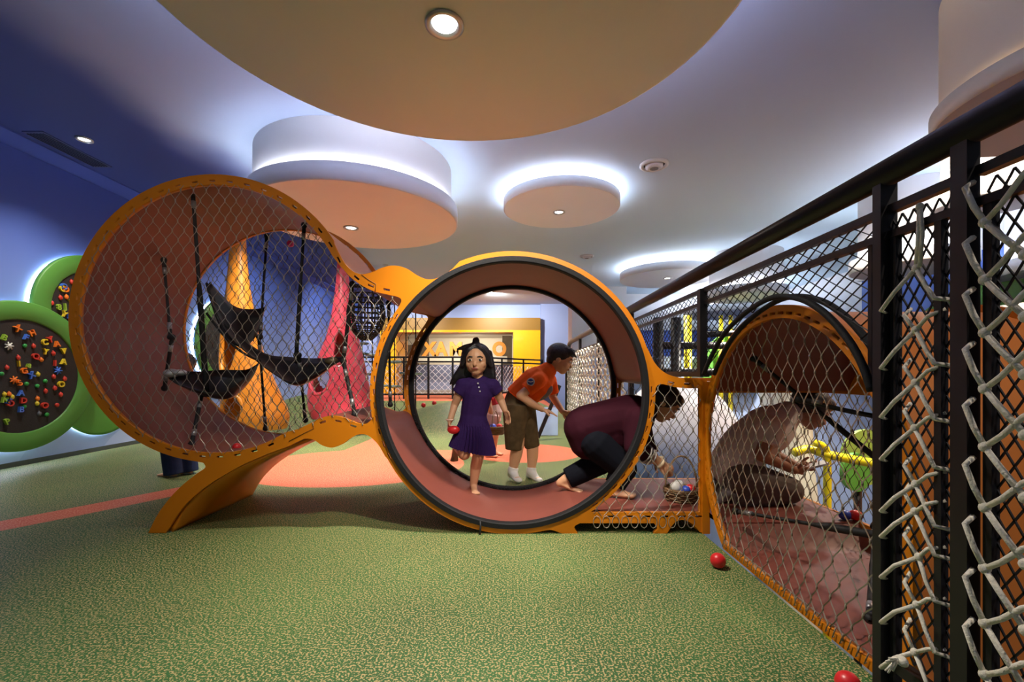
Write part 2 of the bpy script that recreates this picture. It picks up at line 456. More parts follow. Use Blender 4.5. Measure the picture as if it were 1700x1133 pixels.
C1 = (355, 529); C1i = (357, 530); C2 = (851, 652)
up_r = [(553, 400), (567, 428), (580, 446), (598, 456), (618, 453), (637, 445), (656, 442), (676, 447), (695, 459), (713, 465), (733, 460), (752, 447)]
right_top = [(1073, 577), (1086, 603), (1104, 620), (1130, 628), (1160, 630)]
notch = (arc(*C2, 236, 57, 0) + smooth([(1087, 648), (1090, 640), (1100, 638)], 3) + [(1120, 643), (1140, 645)])[::-1] + [(990, 850)]
def outline(right):
    o = arc(*C1, 238, 99, 327)
    o += smooth(up_r, 4)[1:]
    o += arc(*C2, 234, -112, -18.7)
    o += smooth(right_top, 4)[1:]
    o += [(right, 630), (right, 883), (right-12, 883)] if right < 1200 else [(right, 630), (right, 645)] + notch + [(right, 850), (right, 866)]
    e = right if right < 1200 else 1172
    if right > 1200: o += [(1180, 866)]
    o += smooth([(e-14, 880), (e-22, 871), (e-36, 863), (e-52, 866), (e-66, 885)], 3)
    o += [(1083, 885)] + smooth([(1083, 885), (1090, 877), (1085, 868)], 3) + [(962, 868)] + smooth([(962, 868), (953, 874), (959, 885)], 3)
    o += [(932, 885)] + smooth([(932, 885), (914, 879), (895, 882)], 3)
    o += arc(*C2, 234, 79, 152)
    o += smooth([(640, 757), (628, 737), (612, 723), (598, 721), (584, 727), (570, 737), (553, 743), (536, 739), (522, 730), (507, 728)], 4)
    o += smooth([(480, 741), (440, 756), (398, 775), (345, 807), (305, 843), (278, 884)], 4)
    o += [(249, 884)] + smooth([(249, 884), (268, 848), (298, 812), (328, 787), (343, 776), (340, 768)], 4)
    r = []
    for q in o:
        if not r or math.hypot(q[0]-r[-1][0], q[1]-r[-1][1]) > .6: r.append(q)
    return r
neck_top = [(553, 426), (570, 447), (590, 467), (618, 483), (645, 490), (662, 494), (667, 502), (655, 522)]
hole1 = arc(*C1i, 222, 58, 332) + smooth(neck_top, 4)[1:] + arc(*C2, 236, -146, -193)[1:] + \
    smooth([(621, 692), (612, 702), (600, 704), (583, 698), (562, 691), (540, 692), (518, 702), (497, 712), (475, 718)], 4)
hole2 = arc(*C2, 220, 0, 357)
def hole3(right):
    return arc(*C2, 236, 57, 0)[:] + smooth([(1087, 648), (1090, 640), (1100, 638)], 3) + [(1120, 643), (1140, 645), (right, 645), (right, 850), (990, 850)]
def slots(path, spacing, L=11, W=3.4, closed=False):
    """little rectangular lacing slots along a px path"""
    out = []; acc = spacing*.5
    for a, b in zip(path, path[1:]):
        d = math.hypot(b[0]-a[0], b[1]-a[1])
        if d < 1e-6: continue
        ux, uy = (b[0]-a[0])/d, (b[1]-a[1])/d
        while acc < d:
            cx, cy = a[0]+ux*acc, a[1]+uy*acc
            out.append([(cx+ux*L/2*i-uy*W/2*j, cy+uy*L/2*i+ux*W/2*j) for i, j in ((-1, -1), (1, -1), (1, 1), (-1, 1))])
            acc += spacing
        acc -= d
    return out
sl = slots(arc(*C1i, 228.5, 62, 335, 1.5), 29) + slots(smooth([(583, 453), (600, 467), (622, 477), (650, 483)], 6), 27) + \
    slots(smooth([(600, 711), (583, 706), (562, 699), (540, 700), (522, 708)], 6), 26) + slots([(1100, 632), (1120, 637), (1156, 638)], 27) + slots([(1000, 857), (1160, 857)], 29, 13)
sl2 = slots(arc(*C2, 229.8, 150, 214, 1), 22, 10, 2.6) + slots(arc(*C2, 229.8, -4, 58, 1), 22, 10, 2.6)
T0 = thing('play_tunnel', (-.1, DF, 0), 'orange ringed climb-through play tunnel with maroon lining and wire nets', 'play tunnel')
def front_fn(y0): return lambda u, v, w: V((u, y0+w, v))
TH = .026
me = poly_extrude([[uv(p) for p in L_] for L_ in [outline(1172), hole1, hole2, hole3(1160)]+sl+sl2], TH, front_fn(DF))
fp = link('front_panel', me, mor, T0)
# raised seam of the bridge plates on the front panel
for pl in ([(520, 705), (521, 712), (508, 718), (480, 733)], [(600, 456), (612, 465), (624, 472), (623, 484)]):
    m = MB().tube([P(x, y, DF-TH/2) for x, y in pl], .003, 4)
    sub('panel_seam', m, mseam, fp)
RXE = 1388
me = poly_extrude([[uv(p) for p in L_] for L_ in [outline(RXE), hole1, hole2]+sl[:]+sl2], TH, front_fn(DB))
link('back_panel', me, morx, T0)
# black rubber trims round the middle ring, front and back
for nm, y0, s in (('ring_trim', DF, -1), ('ring_trim', DB, -1)):
    m = MB(); cx, cz = uv(C2); n = 120; ri, ro = 215.5/S, 225.5/S
    prof = [(ri, s*-.016), (ri, s*.024), (ri+.006, s*.03), (ro-.004, s*.03), (ro, s*.022), (ro, s*.0135), (ri+.012, s*.0135), (ri+.012, s*-.016)]
    vs = []; fs = []
    for i in range(n):
        a = 2*PI*i/n
        vs += [(cx+r*math.cos(a), y0+w, cz+r*math.sin(a)) for r, w in prof]
    k = len(prof)
    for i in range(n):
        j = (i+1) % n
        fs += [(i*k+q, i*k+(q+1) % k, j*k+(q+1) % k, j*k+q) for q in range(k)]
    m.add(vs, fs)
    o = build(nm, m, mrub, T0)
    if y0 == DF:
        sub('tie', MB().tube([P(797, 866, DF-.03), P(798, 874, DF-.045), P(797, 886, DF-.04), P(796, 889, DF-.03)], .006, 6), mstrap, o)
    if y0 == DB:   # torn, frayed edge low on the far trim
        m = MB(); rnd = random.Random(3)
        for i in range(130):
            a = math.radians(rnd.uniform(25, 165)); r = 221/S
            p = V((cx+r*math.cos(a), y0-.034, cz-r*math.sin(a)))
            q = p+V((rnd.uniform(-.02, .02), rnd.uniform(-.02, .0), rnd.uniform(-.004, .024)))
            m.tube([p, (p+q)/2+V((rnd.uniform(-.008, .008), 0, .006)), q], [.004, .003, .001], 4)
        sub('frayed_edge', m, mstrap, o)['kind'] = 'stuff'
# maroon lining: one strip over the top, round the left ring and back under the floor to the right end
R_l = 222
path = [(RXE-2, 850), (1200, 850), (1000, 850), (960, 849)] + arc(*C2, R_l, 60, 152)[1:] + \
    smooth([(643, 735), (634, 716), (620, 703), (600, 703), (583, 698), (562, 691), (540, 692), (518, 702), (497, 712), (475, 720)], 4) + \
    arc(*C1i, 223, 58, 332) + smooth([(553, 425), (570, 446), (590, 466), (618, 482), (645, 489), (664, 492), (682, 499)], 4)[1:] + \
    smooth([(682, 499), (694, 496), (708, 484)], 3)[1:] + arc(*C2, R_l, -130, -10)[1:] + smooth([(1070, 614), (1078, 632), (1098, 640), (1130, 643), (1172, 643)], 4)[1:] + [(1200, 643), (RXE-2, 643)]
q = []
for p in path:
    if not q or math.hypot(p[0]-q[-1][0], p[1]-q[-1][1]) > 1.5: q.append(p)
path = q
def strip_mesh(pts, y0, y1, th, sign):
    pts = [uv(p) for p in pts]; n = len(pts); nor = []
    for i in range(n):
        a = pts[max(i-1, 0)]; b = pts[min(i+1, n-1)]
        d = V((b[0]-a[0], b[1]-a[1])).normalized(); nor.append((-d[1]*sign, d[0]*sign))
    return pts, nor
pts, nor = strip_mesh(path, DF, DB, .02, 1)
NY = 6
def shell(off, mat, name):
    m = MB(); vs = []; fs = []; n = len(pts)
    for (u, v), (a, b) in zip(pts, nor):
        for j in range(NY+1):
            vs.append((u+a*off, DF+TH/2+(DB-DF-TH)*j/NY, v+b*off))
    for i in range(n-1):
        for j in range(NY):
            a = i*(NY+1)+j; fs.append((a, a+1, a+NY+2, a+NY+1))
    m.add(vs, fs, True)
    return build(name, m, mat, T0)
# path runs clockwise on screen (right-bottom -> left -> top): outward is to its left in (x, z up)
inner = shell(.0, mmar, 'inner_lining')
so = 1 if (nor[len(nor)//2][0] < 0) else -1
outer = shell(.022*so, msal, 'outer_skin')
# ---- right-hand ring that crosses the railing: axis along +X
X3 = 1.155; X4 = 1.93; RC = (1.97, .545); RO = .70; RI = .645
def r3(u, v, w): return V((X3+w, u, v))
def ring_poly(R, zf, a_start, a_end, n=90):
    return [(RC[0]+R*math.cos(a_start+(a_end-a_start)*i/n), RC[1]+R*math.sin(a_start+(a_end-a_start)*i/n)) for i in range(n+1)]
a0 = math.asin(-RC[1]/RO)
outer_l = ring_poly(RO, 0, a0, PI)+[(RC[0]-RO, 0)]
b0 = math.asin((-RC[1]+.03)/RI)
inner_l = ring_poly(RI, 0, b0, PI)+[(RC[0]-RI, .03)]
sl3 = []
for i in range(46):
    a = b0+.05+(PI-b0-.1)*i/45
    c_, s_ = math.cos(a), math.sin(a); R = (RO+RI)/2-.006
    sl3.append([(RC[0]+c_*(R+j*.006)-s_*k_*.02, RC[1]+s_*(R+j*.006)+c_*k_*.02) for j, k_ in ((-1, -1), (1, -1), (1, 1), (-1, 1))])
me = poly_extrude([outer_l, inner_l]+sl3, TH, r3)
link('side_ring', me, mor, T0)
me = poly_extrude([[(RC[0]-RO, 0), (RC[0]+1.5, 0), (RC[0]+1.5, .126), (RC[0]-.60, .126), (RC[0]-.60, .83), (RC[0]+1.5, .83), (RC[0]+1.5, .9), (RC[0]+.60, .9)] +
                   ring_poly(RO, 0, math.radians(30), PI)], TH, lambda u, v, w: V((X4+w, u, v)))
link('end_frame', me, morx, T0)
# corner post joining the front panel to the side ring
m = MB(); m.box(X3-.03, DF-.02, 0, X3+.015, DF+.04, .9); build('corner_post', m, mor, T0)
# vault: roof from near floor line over the top down to the window's upper edge; trough from the platform down to the floor
def vault(a_from, a_to, name, off=0, mat=mmar, n=40):
    m = MB(); vs = []; fs = []
    for i in range(n+1):
        a = a_from+(a_to-a_from)*i/n; R = RI+.004+off; c_, s_ = math.cos(a), math.sin(a)
        y, z = RC[0]+R*c_, max(.012-off, RC[1]+R*s_)
        if c_ < 0 and s_ < 0:                      # near lower quarter is squared off down to the floor
            q = max(-c_, -s_); y = RC[0]-R*(-c_)/q; z = max(.012-off, RC[1]-R*(-s_)/q)
        for j in range(7): vs.append((X3+.012+(X4-X3-.02)*j/6, y, z))
    for i in range(n):
        for j in range(6):
            a = i*7+j; fs.append((a, a+1, a+8, a+7))
    m.add(vs, fs, True); return build(name, m, mat, T0)
aw = math.asin((.84-RC[1])/RI)            # window top (far side)
ab = math.asin((.126-RC[1])/RI)           # platform height (far side)
vault(aw, PI+.78, 'vault_lining'); vault(aw, PI+.78, 'vault_skin', .022, pm('burnt_orange_skin', 'cf7a30', .5, var=.12, scale=3))
vault(ab, -PI+.78, 'trough_lining')
m = MB(); ye = RC[0]+RI*math.cos(ab)
m.box(X3+.01, ye, .10, X4, DF+.02, .126); m.box(X3+.01, DF-.1, .10, X4, DB, .1245); build('platform', m, mmar, T0)
m = MB(); m.box(X3+.01, RC[0]+RI*math.cos(aw), .838, X4, DF+.05, .86); build('roof_edge', m, morx, T0)
# support plates: left leg and the feet, spanning between the panels
def plate(pxs, name, mat, th=.02):
    pp = [uv(p) for p in smooth(pxs, 5)]; n = len(pp); m = MB(); vs = []; fs = []
    for i, (u, v) in enumerate(pp):
        a = pp[max(i-1, 0)]; b = pp[min(i+1, n-1)]; d = V((b[0]-a[0], b[1]-a[1])).normalized()
        for s_ in (0, 1):
            for y in (DF+.01, DB-.01): vs.append((u-d[1]*th*s_, y, v+d[0]*th*s_))
    for i in range(n-1):
        a = i*4; c_ = a+4
        fs += [(a, a+1, c_+1, c_), (a+2, c_+2, c_+3, a+3), (a, c_, c_+2, a+2), (a+1, a+3, c_+3, c_+1)]
    fs += [(0, 2, 3, 1), (n*4-4, n*4-3, n*4-1, n*4-2)]
    m.add(vs, fs, True); return build(name, m, mat, T0)
plate([(470, 742), (440, 754), (398, 773), (345, 805), (305, 842), (280, 882)], 'support_leg', morx)
plate([(1103, 884), (1116, 868), (1130, 862), (1146, 868), (1158, 882)], 'support_foot', morx)
# ---- wire nets
def in_any(polys): return lambda u, v: any(inside((u, v), q) for q in polys)
g1 = [uv(p) for p in arc(*C1i, 226, 58, 332) + smooth(neck_top, 3)[1:] + arc(*C2, 233, -146, -193)[1:] + smooth([(621, 697), (612, 707), (583, 702), (562, 695), (540, 696), (518, 706), (497, 716), (475, 724)], 3)]
us = [p[0] for p in g1]; vz = [p[1] for p in g1]
for nm, y0, mt, rr in (('front_net', DF-.014, mwire, .0021), ('back_net', DB+.014, mwired, .0021)):
    m = net(MB(), in_any([g1]), lambda u, v: V((u, y0, v)), min(us), max(us), min(vz), max(vz), .071, .116, rr, 4, 3, .03, .0042)
    build(nm, m, mt, T0)
g3 = [uv(p) for p in arc(*C2, 231, 57, 0) + [(1088, 634), (1163, 640), (1163, 858), (985, 856)]]
g3b = [uv(p) for p in arc(*C2, 231, 57, 0) + [(1088, 634), (1376, 640), (1376, 858), (985, 856)]]
us = [p[0] for p in g3]; vz = [p[1] for p in g3]
build('front_net', net(MB(), in_any([g3]), lambda u, v: V((u, DF-.016, v)), min(us), max(us), min(vz), max(vz), .071, .116, .0022, 4, 3, .03, .0042), mwire, T0)
m = MB()                                       # loose end loops below the platform edge
for i in range(11):
    u = uv((990+i*15.5, 0))[0]
    m.tube([(u+.022*math.sin(t), DF-.02, uv((0, 858))[1]-.026+.036*math.cos(t)) for t in [2*PI*k/10 for k in range(10)]], .0024, 4, closed=True)
build('net_loops', m, mwire, T0)
us = [p[0] for p in g3b]
build('back_net', net(MB(), in_any([g3b]), lambda u, v: V((u, DB+.014, v)), min(us), max(us), min(vz), max(vz), .071, .116, .0021, 4, 3, .02, .004), mwired, T0)
def t3(u, v): return v > .03 and ((u-RC[0])**2+(v-RC[1])**2 < (RI+.012)**2 or (v < RC[1] and RC[0]-RI < u < RC[0]))
build('side_net', net(MB(), t3, lambda u, v: V((X3-.016+.02*math.sin(max(0, min(PI, (v-.03)/.7))), u, v)), RC[0]-RI, RC[0]+RI, .0, 1.25, .072, .118, .0024, 5, 3, .05, .0045), mwire, T0)
m = MB()                                       # lacing that ties the side net to the floor edge and rim
for i in range(30):
    y = RC[0]-.62+1.04*i/29
    m.tube([(X3-.018, y, .055), (X3-.022, y+.012, .015), (X3+.014, y+.018, .03), (X3-.012, y+.03, .055)], .0022, 4)
build('net_loops', m, mwire, T0)
build('end_net', net(MB(), lambda u, v: (.12 < v < .84 and RC[0]-.6 < u < DB), lambda u, v: V((X4+.014, u, v)), RC[0]-.62, DB, .1, .86, .071, .116, .0021, 4, 3, .02, .004), mwired, T0)
# ---- straps with clevis ends and the black leaf seats in the left ring
def strap(a, b, ra=.010, rb=None, sag=0, name='strap'):
    a = V(a); b = V(b); d = (b-a).normalized()
    m = MB(); n = 14
    pts_ = [a.lerp(b, i/n)+V((0, 0, -sag*math.sin(PI*i/n))) for i in range(n+1)]
    m.tube(pts_, [ra if i < n*.45 else (rb or ra) for i in range(n+1)], 8)
    o = build(name, m, mstrap, T0)
    for p, s_ in ((a, 1), (b, -1)):
        sub('ferrule', MB().tube([p+d*s_*.055, p+d*s_*.10], .014, 8), mferr, o)
        c = sub('clevis', MB().lathe([(.004, -.02), (.016, -.014), (.021, 0), (.016, .014), (.011, .022), (.013, .03), (.012, .06)], (0, 0, 0), 12), mstrap, o)
        c.location = p; c.rotation_euler = (d*s_).to_track_quat('Z', 'Y').to_euler()
    return o
def Q(px, py, d): return P(px, py, d)
strap(Q(320, 318, 2.74), Q(343, 655, 2.95), .011, .017)
strap(Q(335, 655, 2.95), Q(318, 738, 2.78), .012)
strap(Q(272, 432, 3.05), Q(283, 560, 3.0), .009); strap(Q(286, 560, 3.0), Q(273, 645, 3.05), .012)
strap(Q(443, 392, 3.35), Q(432, 560, 3.2), .009); strap(Q(430, 560, 3.2), Q(441, 712, 3.40), .009)
strap(Q(505, 374, 3.0), Q(492, 590, 3.05), .010, .014); strap(Q(496, 590, 3.05), Q(507, 738-40, 3.3), .010)
strap(Q(585, 472, 2.75), Q(570, 600, 2.85), .012); strap(Q(570, 600, 2.85), Q(589, 688, 2.8), .013)
strap(Q(645, 503, 3.2), Q(648, 672, 3.25), .009)
def leaf(stations, name='sling_seat', mat=mpad, groove=.35):
    """a folded rubber sling: stations = (centre, half width vector); cross-section sags like a trough"""
    m = MB(); vs = []; fs = []; K = 8
    n = len(stations)
    for c_, hw, dp in stations:
        for th in (0, .008):
            for k in range(K+1):
                t = -1+2*k/K
                vs.append(V(c_)+V(hw)*t+V((0, 0, dp*(t*t-1)-th)))
    W = 2*(K+1)
    for i in range(n-1):
        for k in range(K):
            a = i*W+k; fs.append((a, a+1, a+W+1, a+W)); a += K+1; fs.append((a, a+W, a+W+1, a+1))
        for k in (0, K):
            a = i*W+k; fs.append((a, a+K+1, a+W+K+1, a+W))
    for i in (0, n-1): fs += [(i*W+k, i*W+k+1, i*W+K+1+k+1, i*W+K+1+k) for k in range(K)]
    m.add(vs, fs, True)
    return build(name, m, mat, T0)
def leafpx(pl, name='sling_seat'):
    """pl: (px,py,depth, half width px across, half depth m, sag m) sampled along the leaf"""
    st = []
    for px, py, d, h, hd, sg in smooth(pl, 4):
        st.append((P(px, py, d), (0, hd, h*d/F), sg))
    return leaf(st, name)
s1 = leafpx([(345, 470, 2.95, 3, .02, .01), (372, 515, 3.05, 12, .09, .05), (395, 535, 3.1, 26, .13, .09), (420, 540, 3.15, 34, .14, .10), (434, 520, 3.2, 15, .05, .03)])
s2 = leafpx([(284, 621, 3.0, 5, .03, .01), (310, 627, 2.98, 10, .08, .04), (350, 630, 2.95, 16, .13, .09), (388, 632, 3.02, 18, .13, .10), (415, 617, 3.1, 12, .08, .06), (427, 604, 3.15, 3, .03, .01)])
s3 = leafpx([(352, 495, 2.9, 2, .02, .01), (385, 552, 2.95, 4, .03, .01), (432, 592, 3.0, 6, .05, .02), (470, 606, 3.0, 14, .11, .06), (500, 614, 3.0, 20, .12, .08), (530, 608, 2.95, 14, .10, .06), (556, 598, 2.9, 6, .04, .02), (572, 594, 2.86, 2, .02, .01)])
m = MB(); m.ball(P(285, 620, 2.97), (.05, .05, .03), 14, 8); m.ball(P(298, 619, 2.96), (.045, .04, .022), 12, 8)
sub('tip_guard', m, pm('worn_silver', 'c9cbd0', .35, .3), s2)
m = MB(); m.ball(P(550, 600, 2.9), (.045, .04, .028), 12, 8); sub('tip_guard', m, pm('bronze_tip', '6f5f48', .35, .5), s3)
m = MB()
for a, b in (((343, 470), (380, 545)), ((343, 520), (432, 600))):
    m.tube([P(a[0]+(b[0]-a[0])*t, a[1]+(b[1]-a[1])*t+14*math.sin(PI*t), 2.93) for t in [k/8 for k in range(9)]], .008, 6)
build('strap', m, mstrap, T0)
# straps crossing the right-hand ring
strap((1.30, 2.40, 1.03), (1.86, 1.95, .36), .010, .014)
strap((1.42, 2.2, .82), (1.88, 1.62, .74), .011, .011, .03)
strap((1.215, 2.42, .20), (1.60, 1.55, .33), .009, .018)
strap((1.84, 2.26, .17), (1.30, 1.62, .06), .010, .012)
# ================================================================ RAILING along the edge of the upper floor
mblk = pm('black_steel', '1d1c1f', .42, .3, var=.1, scale=30)
mhr = pm('bronze_handrail', '3a3030', .36, .35, var=.15, scale=8, bump=.04)
mmesh = pm('black_expanded_mesh', '15151a', .5, .2)
mrope = pm('white_rope', 'ded9c9', .85, var=.18, scale=60, bump=.4, bscale=160)
mropew = pm('bright_white_rope', 'd2cbbb', .85, var=.18, scale=60)
XR = 1.0; HZ = 1.495
RL = thing('balcony_railing', (XR, 3.0, 0), 'black steel mesh railing with thick round handrail rising to the right', 'railing')
hp = [(XR+.02, .2, HZ), (XR+.02, 4.0, HZ), (XR+.02, 7.6, HZ), (XR+.02, 7.9, HZ-.02), (XR+.02, 8.1, HZ-.12), (XR+.02, 8.25, HZ-.45), (XR+.02, 8.28, .1)]
build('handrail', MB().tube(hp, .036, 16), mhr, RL)
for y0, y1, x1 in ((.98, 1.018, 1.03), (1.209, 1.237, 1.046)):
    m = MB(); m.box(XR, y0, -.05, x1, y1, HZ-.02)
    build('post', m, mblk, RL)
for y, zb in ((2.39, .93), (3.82, .0), (5.25, 0), (6.68, 0), (8.0, 0)):
    m = MB(); m.box(XR, y-.02, zb, XR+.04, y+.02, HZ if y != 2.39 else 1.40); build('post', m, mblk, RL)
def rail(p, q, w=.022, h=.022, name='frame_bar'):
    build(name, MB().bar(p, q, w, h), mblk, RL)
ZT, Z2 = 1.395, 1.325
for y0, y1 in ((.2, .98), (1.0, 1.22), (1.237, 2.39), (2.39, 3.8)):
    rail((XR+.03, y0, ZT), (XR+.03, y1, ZT)); rail((XR+.03, y0, Z2), (XR+.03, y1, Z2), .022, .02)
for y in (1.196, 1.07, .958): rail((XR+.03, y, .1), (XR+.03, y, Z2), .018, .018)
rail((XR+.03, 1.275, .9), (XR+.03, 1.275, Z2), .014, .014)
rail((XR+.03, .99, .17), (XR+.03, 1.22, .17), .03, .03); rail((XR+.03, .2, .17), (XR+.03, .97, .17), .03, .03)
rail((XR+.03, 2.36, .945), (XR+.03, 3.3, .945), .03, .03)
# arch band that clears the right-hand ring of the tunnel
ap = smooth([(2.335, .945), (2.24, 1.04), (2.11, 1.135), (1.95, 1.20), (1.78, 1.238), (1.66, 1.236), (1.53, 1.20), (1.42, 1.135), (1.33, 1.05), (1.275, .97), (1.245, .90)], 4)
for x in (XR+.004, XR+.058):
    build('arch_band', MB().tube([(x, y, z) for y, z in ap], .011, 8), mrub, RL)
def arch_z(y):
    if y > 2.335: return .945
    for (a, za), (b_, zb) in zip(ap, ap[1:]):
        if b_ <= y <= a: return zb+(za-zb)*(y-b_)/(a-b_+1e-9)
    return .9
xm = XR+.035
build('mesh_panel', net(MB(), lambda u, v: v < ZT and v > arch_z(u), lambda u, v: V((xm, u, v)), 1.24, 2.385, .85, ZT, .066, .040, .0029, 1, 4, straight=True), mmesh, RL)
build('mesh_panel', net(MB(), lambda u, v: .945 < v < ZT, lambda u, v: V((xm, u, v)), 2.40, 3.8, .9, ZT, .066, .040, .0029, 1, 4, straight=True), mmesh, RL)
build('mesh_panel', net(MB(), lambda u, v: .17 < v < ZT, lambda u, v: V((xm, u, v)), 1.02, 1.21, .17, ZT, .034, .056, .0027, 1, 4, straight=True), mmesh, RL)
build('mesh_panel', net(MB(), lambda u, v: .17 < v < ZT, lambda u, v: V((xm, u, v)), .45, .97, .17, ZT, .034, .056, .0027, 1, 4, straight=True), mmesh, RL)
# rope lacing between the two near frames (knots taken along the gap) and on the nearest frame
def zof(py, y): return HC+(HY-py)/F*y
kn = [445, 548, 636, 712, 805, 851, 924, 1005, 1086]
m = MB(); yk = 1.115; xk = XR+.012
rnd = random.Random(5)
for i, py in enumerate(kn):
    z = zof(py, yk); w = rnd.uniform(-.006, .006)
    k = V((xk, yk+w, z))
    m.ball(k, (.008, .010, .011), 8, 6)
    if i == 0:
        m.tube([k, (xk, yk-.004, z+.07), (xk, yk-.008, z+.155)], .0052, 6); m.tube([k+V((0, -.01, 0)), (xk, yk-.016, z+.08), (xk, yk-.01, z+.155)], .0052, 6)
        m.ball((xk, yk-.009, z+.15), (.009, .008, .010), 8, 6)
    else:
        m.tube([k, (xk, yk+.035, z+.04), (xk+.03, yk+.05, z+.06)], .0048, 6)
        m.tube([k, (xk, yk-.03, z+.03), (xk+.02, yk-.055, z+.045)], .0048, 6)
    m.tube([k, (xk-.004, yk+.06, z-.05), (xk-.014, 1.206, z-.095), (xk+.01, 1.215, z-.10)], .0054, 6)
    m.tube([k, (xk, yk-.025, z-.05), (xk-.006, 1.062, z-.085), (xk+.02, 1.05, z-.09)], .0054, 6)
build('rope_lacing', m, mrope, RL)
m = MB(); y0 = .945
for py in (370, 465, 553, 646, 742, 843, 944, 1035, 1120):
    z = zof(py, y0); k = V((XR, y0-.002, z))
    m.ball(k, (.010, .011, .012), 8, 6)
    m.tube([k, (XR-.006, .96, z+.04), (XR-.012, .972, z+.085), (XR+.012, .978, z+.10)], .0062, 6)
    m.tube([k, (XR, .915, z-.035), (XR, .87, z-.085)], .0062, 6)
    m.tube([k, (XR, .91, z+.028), (XR, .872, z+.07), (XR, .80, z+.12)], .0056, 6)
    m.ball((XR, .868, z-.088), (.010, .011, .012), 8, 6)
build('rope_lacing', m, mrope, RL)
m = MB(); m.ball(P(1497, 1098, 1.13), (.012, .017, .013), 10, 8)
for k in range(10): m.tube([P(1490, 1095, 1.13), P(1490-rnd.uniform(5, 22), 1095+rnd.uniform(-2, 26), 1.13)], [.004, .002], 4)
build('frayed_knot', m, mrope, RL)
# woven rope screens on the far part of the railing
def rope_screen(y0, y1, n, label):
    o_ = MB()
    for i in range(n):
        yb = y0+(y1-y0)*(i+.5)/n; ph = i*PI
        pts_ = []
        for k in range(41):
            z = .03+1.25*k/40+(rnd.uniform(-.01, .01) if 0 < k < 40 else 0)
            pts_.append((XR-.012+.012*math.cos(ph+k*1.57), yb+(y1-y0)/n*.30*(1 if k % 2 == 0 else -1)*(1 if i % 2 else -1)+rnd.uniform(-.012, .012), z))
        o_.tube(smooth(pts_, 2), .0105, 5)
    return build('rope_screen', o_, mropew, RL)
for y0, y1 in ((3.9, 5.2), (5.3, 6.62), (6.74, 7.95)):
    rope_screen(y0, y1, 11, '')
    rail((XR+.02, y0, 1.3), (XR+.02, y1, 1.3)); rail((XR+.02, y0, .04), (XR+.02, y1, .04))
# ================================================================ CLIMBING BOARDS on the left wall
mgreen = pm('green_board', '4f8a35', .5, var=.08, scale=3)
mblackb = pm('black_board', '211d1c', .75, var=.15, scale=30, bump=.2, bscale=120)
HC_ = {'r': pm('hold_red', 'c8382a', .4), 'o': pm('hold_orange', 'e8771e', .4), 'y': pm('hold_yellow', 'd9c02a', .4), 'g': pm('hold_green', '2f9c46', .4),
       'l': pm('hold_lime', '8fb536', .4), 'b': pm('hold_blue', '3f6fd0', .4), 'w': pm('hold_white', 'd8d8d2', .4), 'k': pm('hold_grey', '5a5c66', .4)}
mhalo = em('board_glow', 'dfe6ff', 22.0)
_fontcache = {}
def letter_mesh(ch, size, depth, fat=.03):
    k = (ch, round(size, 3))
    if k in _fontcache: return _fontcache[k]
    cu = bpy.data.curves.new('tmpf', 'FONT'); cu.body = ch; cu.size = size; cu.extrude = depth; cu.align_x = 'CENTER'; cu.align_y = 'CENTER'; cu.offset = size*fat
    ob = bpy.data.objects.new('tmpf', cu); COL.objects.link(ob)
    dg = bpy.context.evaluated_depsgraph_get(); dg.update()
    me = bpy.data.meshes.new_from_object(ob.evaluated_get(dg)); me.materials.clear()
    bpy.data.objects.remove(ob); bpy.data.curves.remove(cu)
    _fontcache[k] = [(v.co.x, v.co.y, v.co.z) for v in me.vertices], [tuple(p.vertices) for p in me.polygons]
    bpy.data.meshes.remove(me)
    return _fontcache[k]
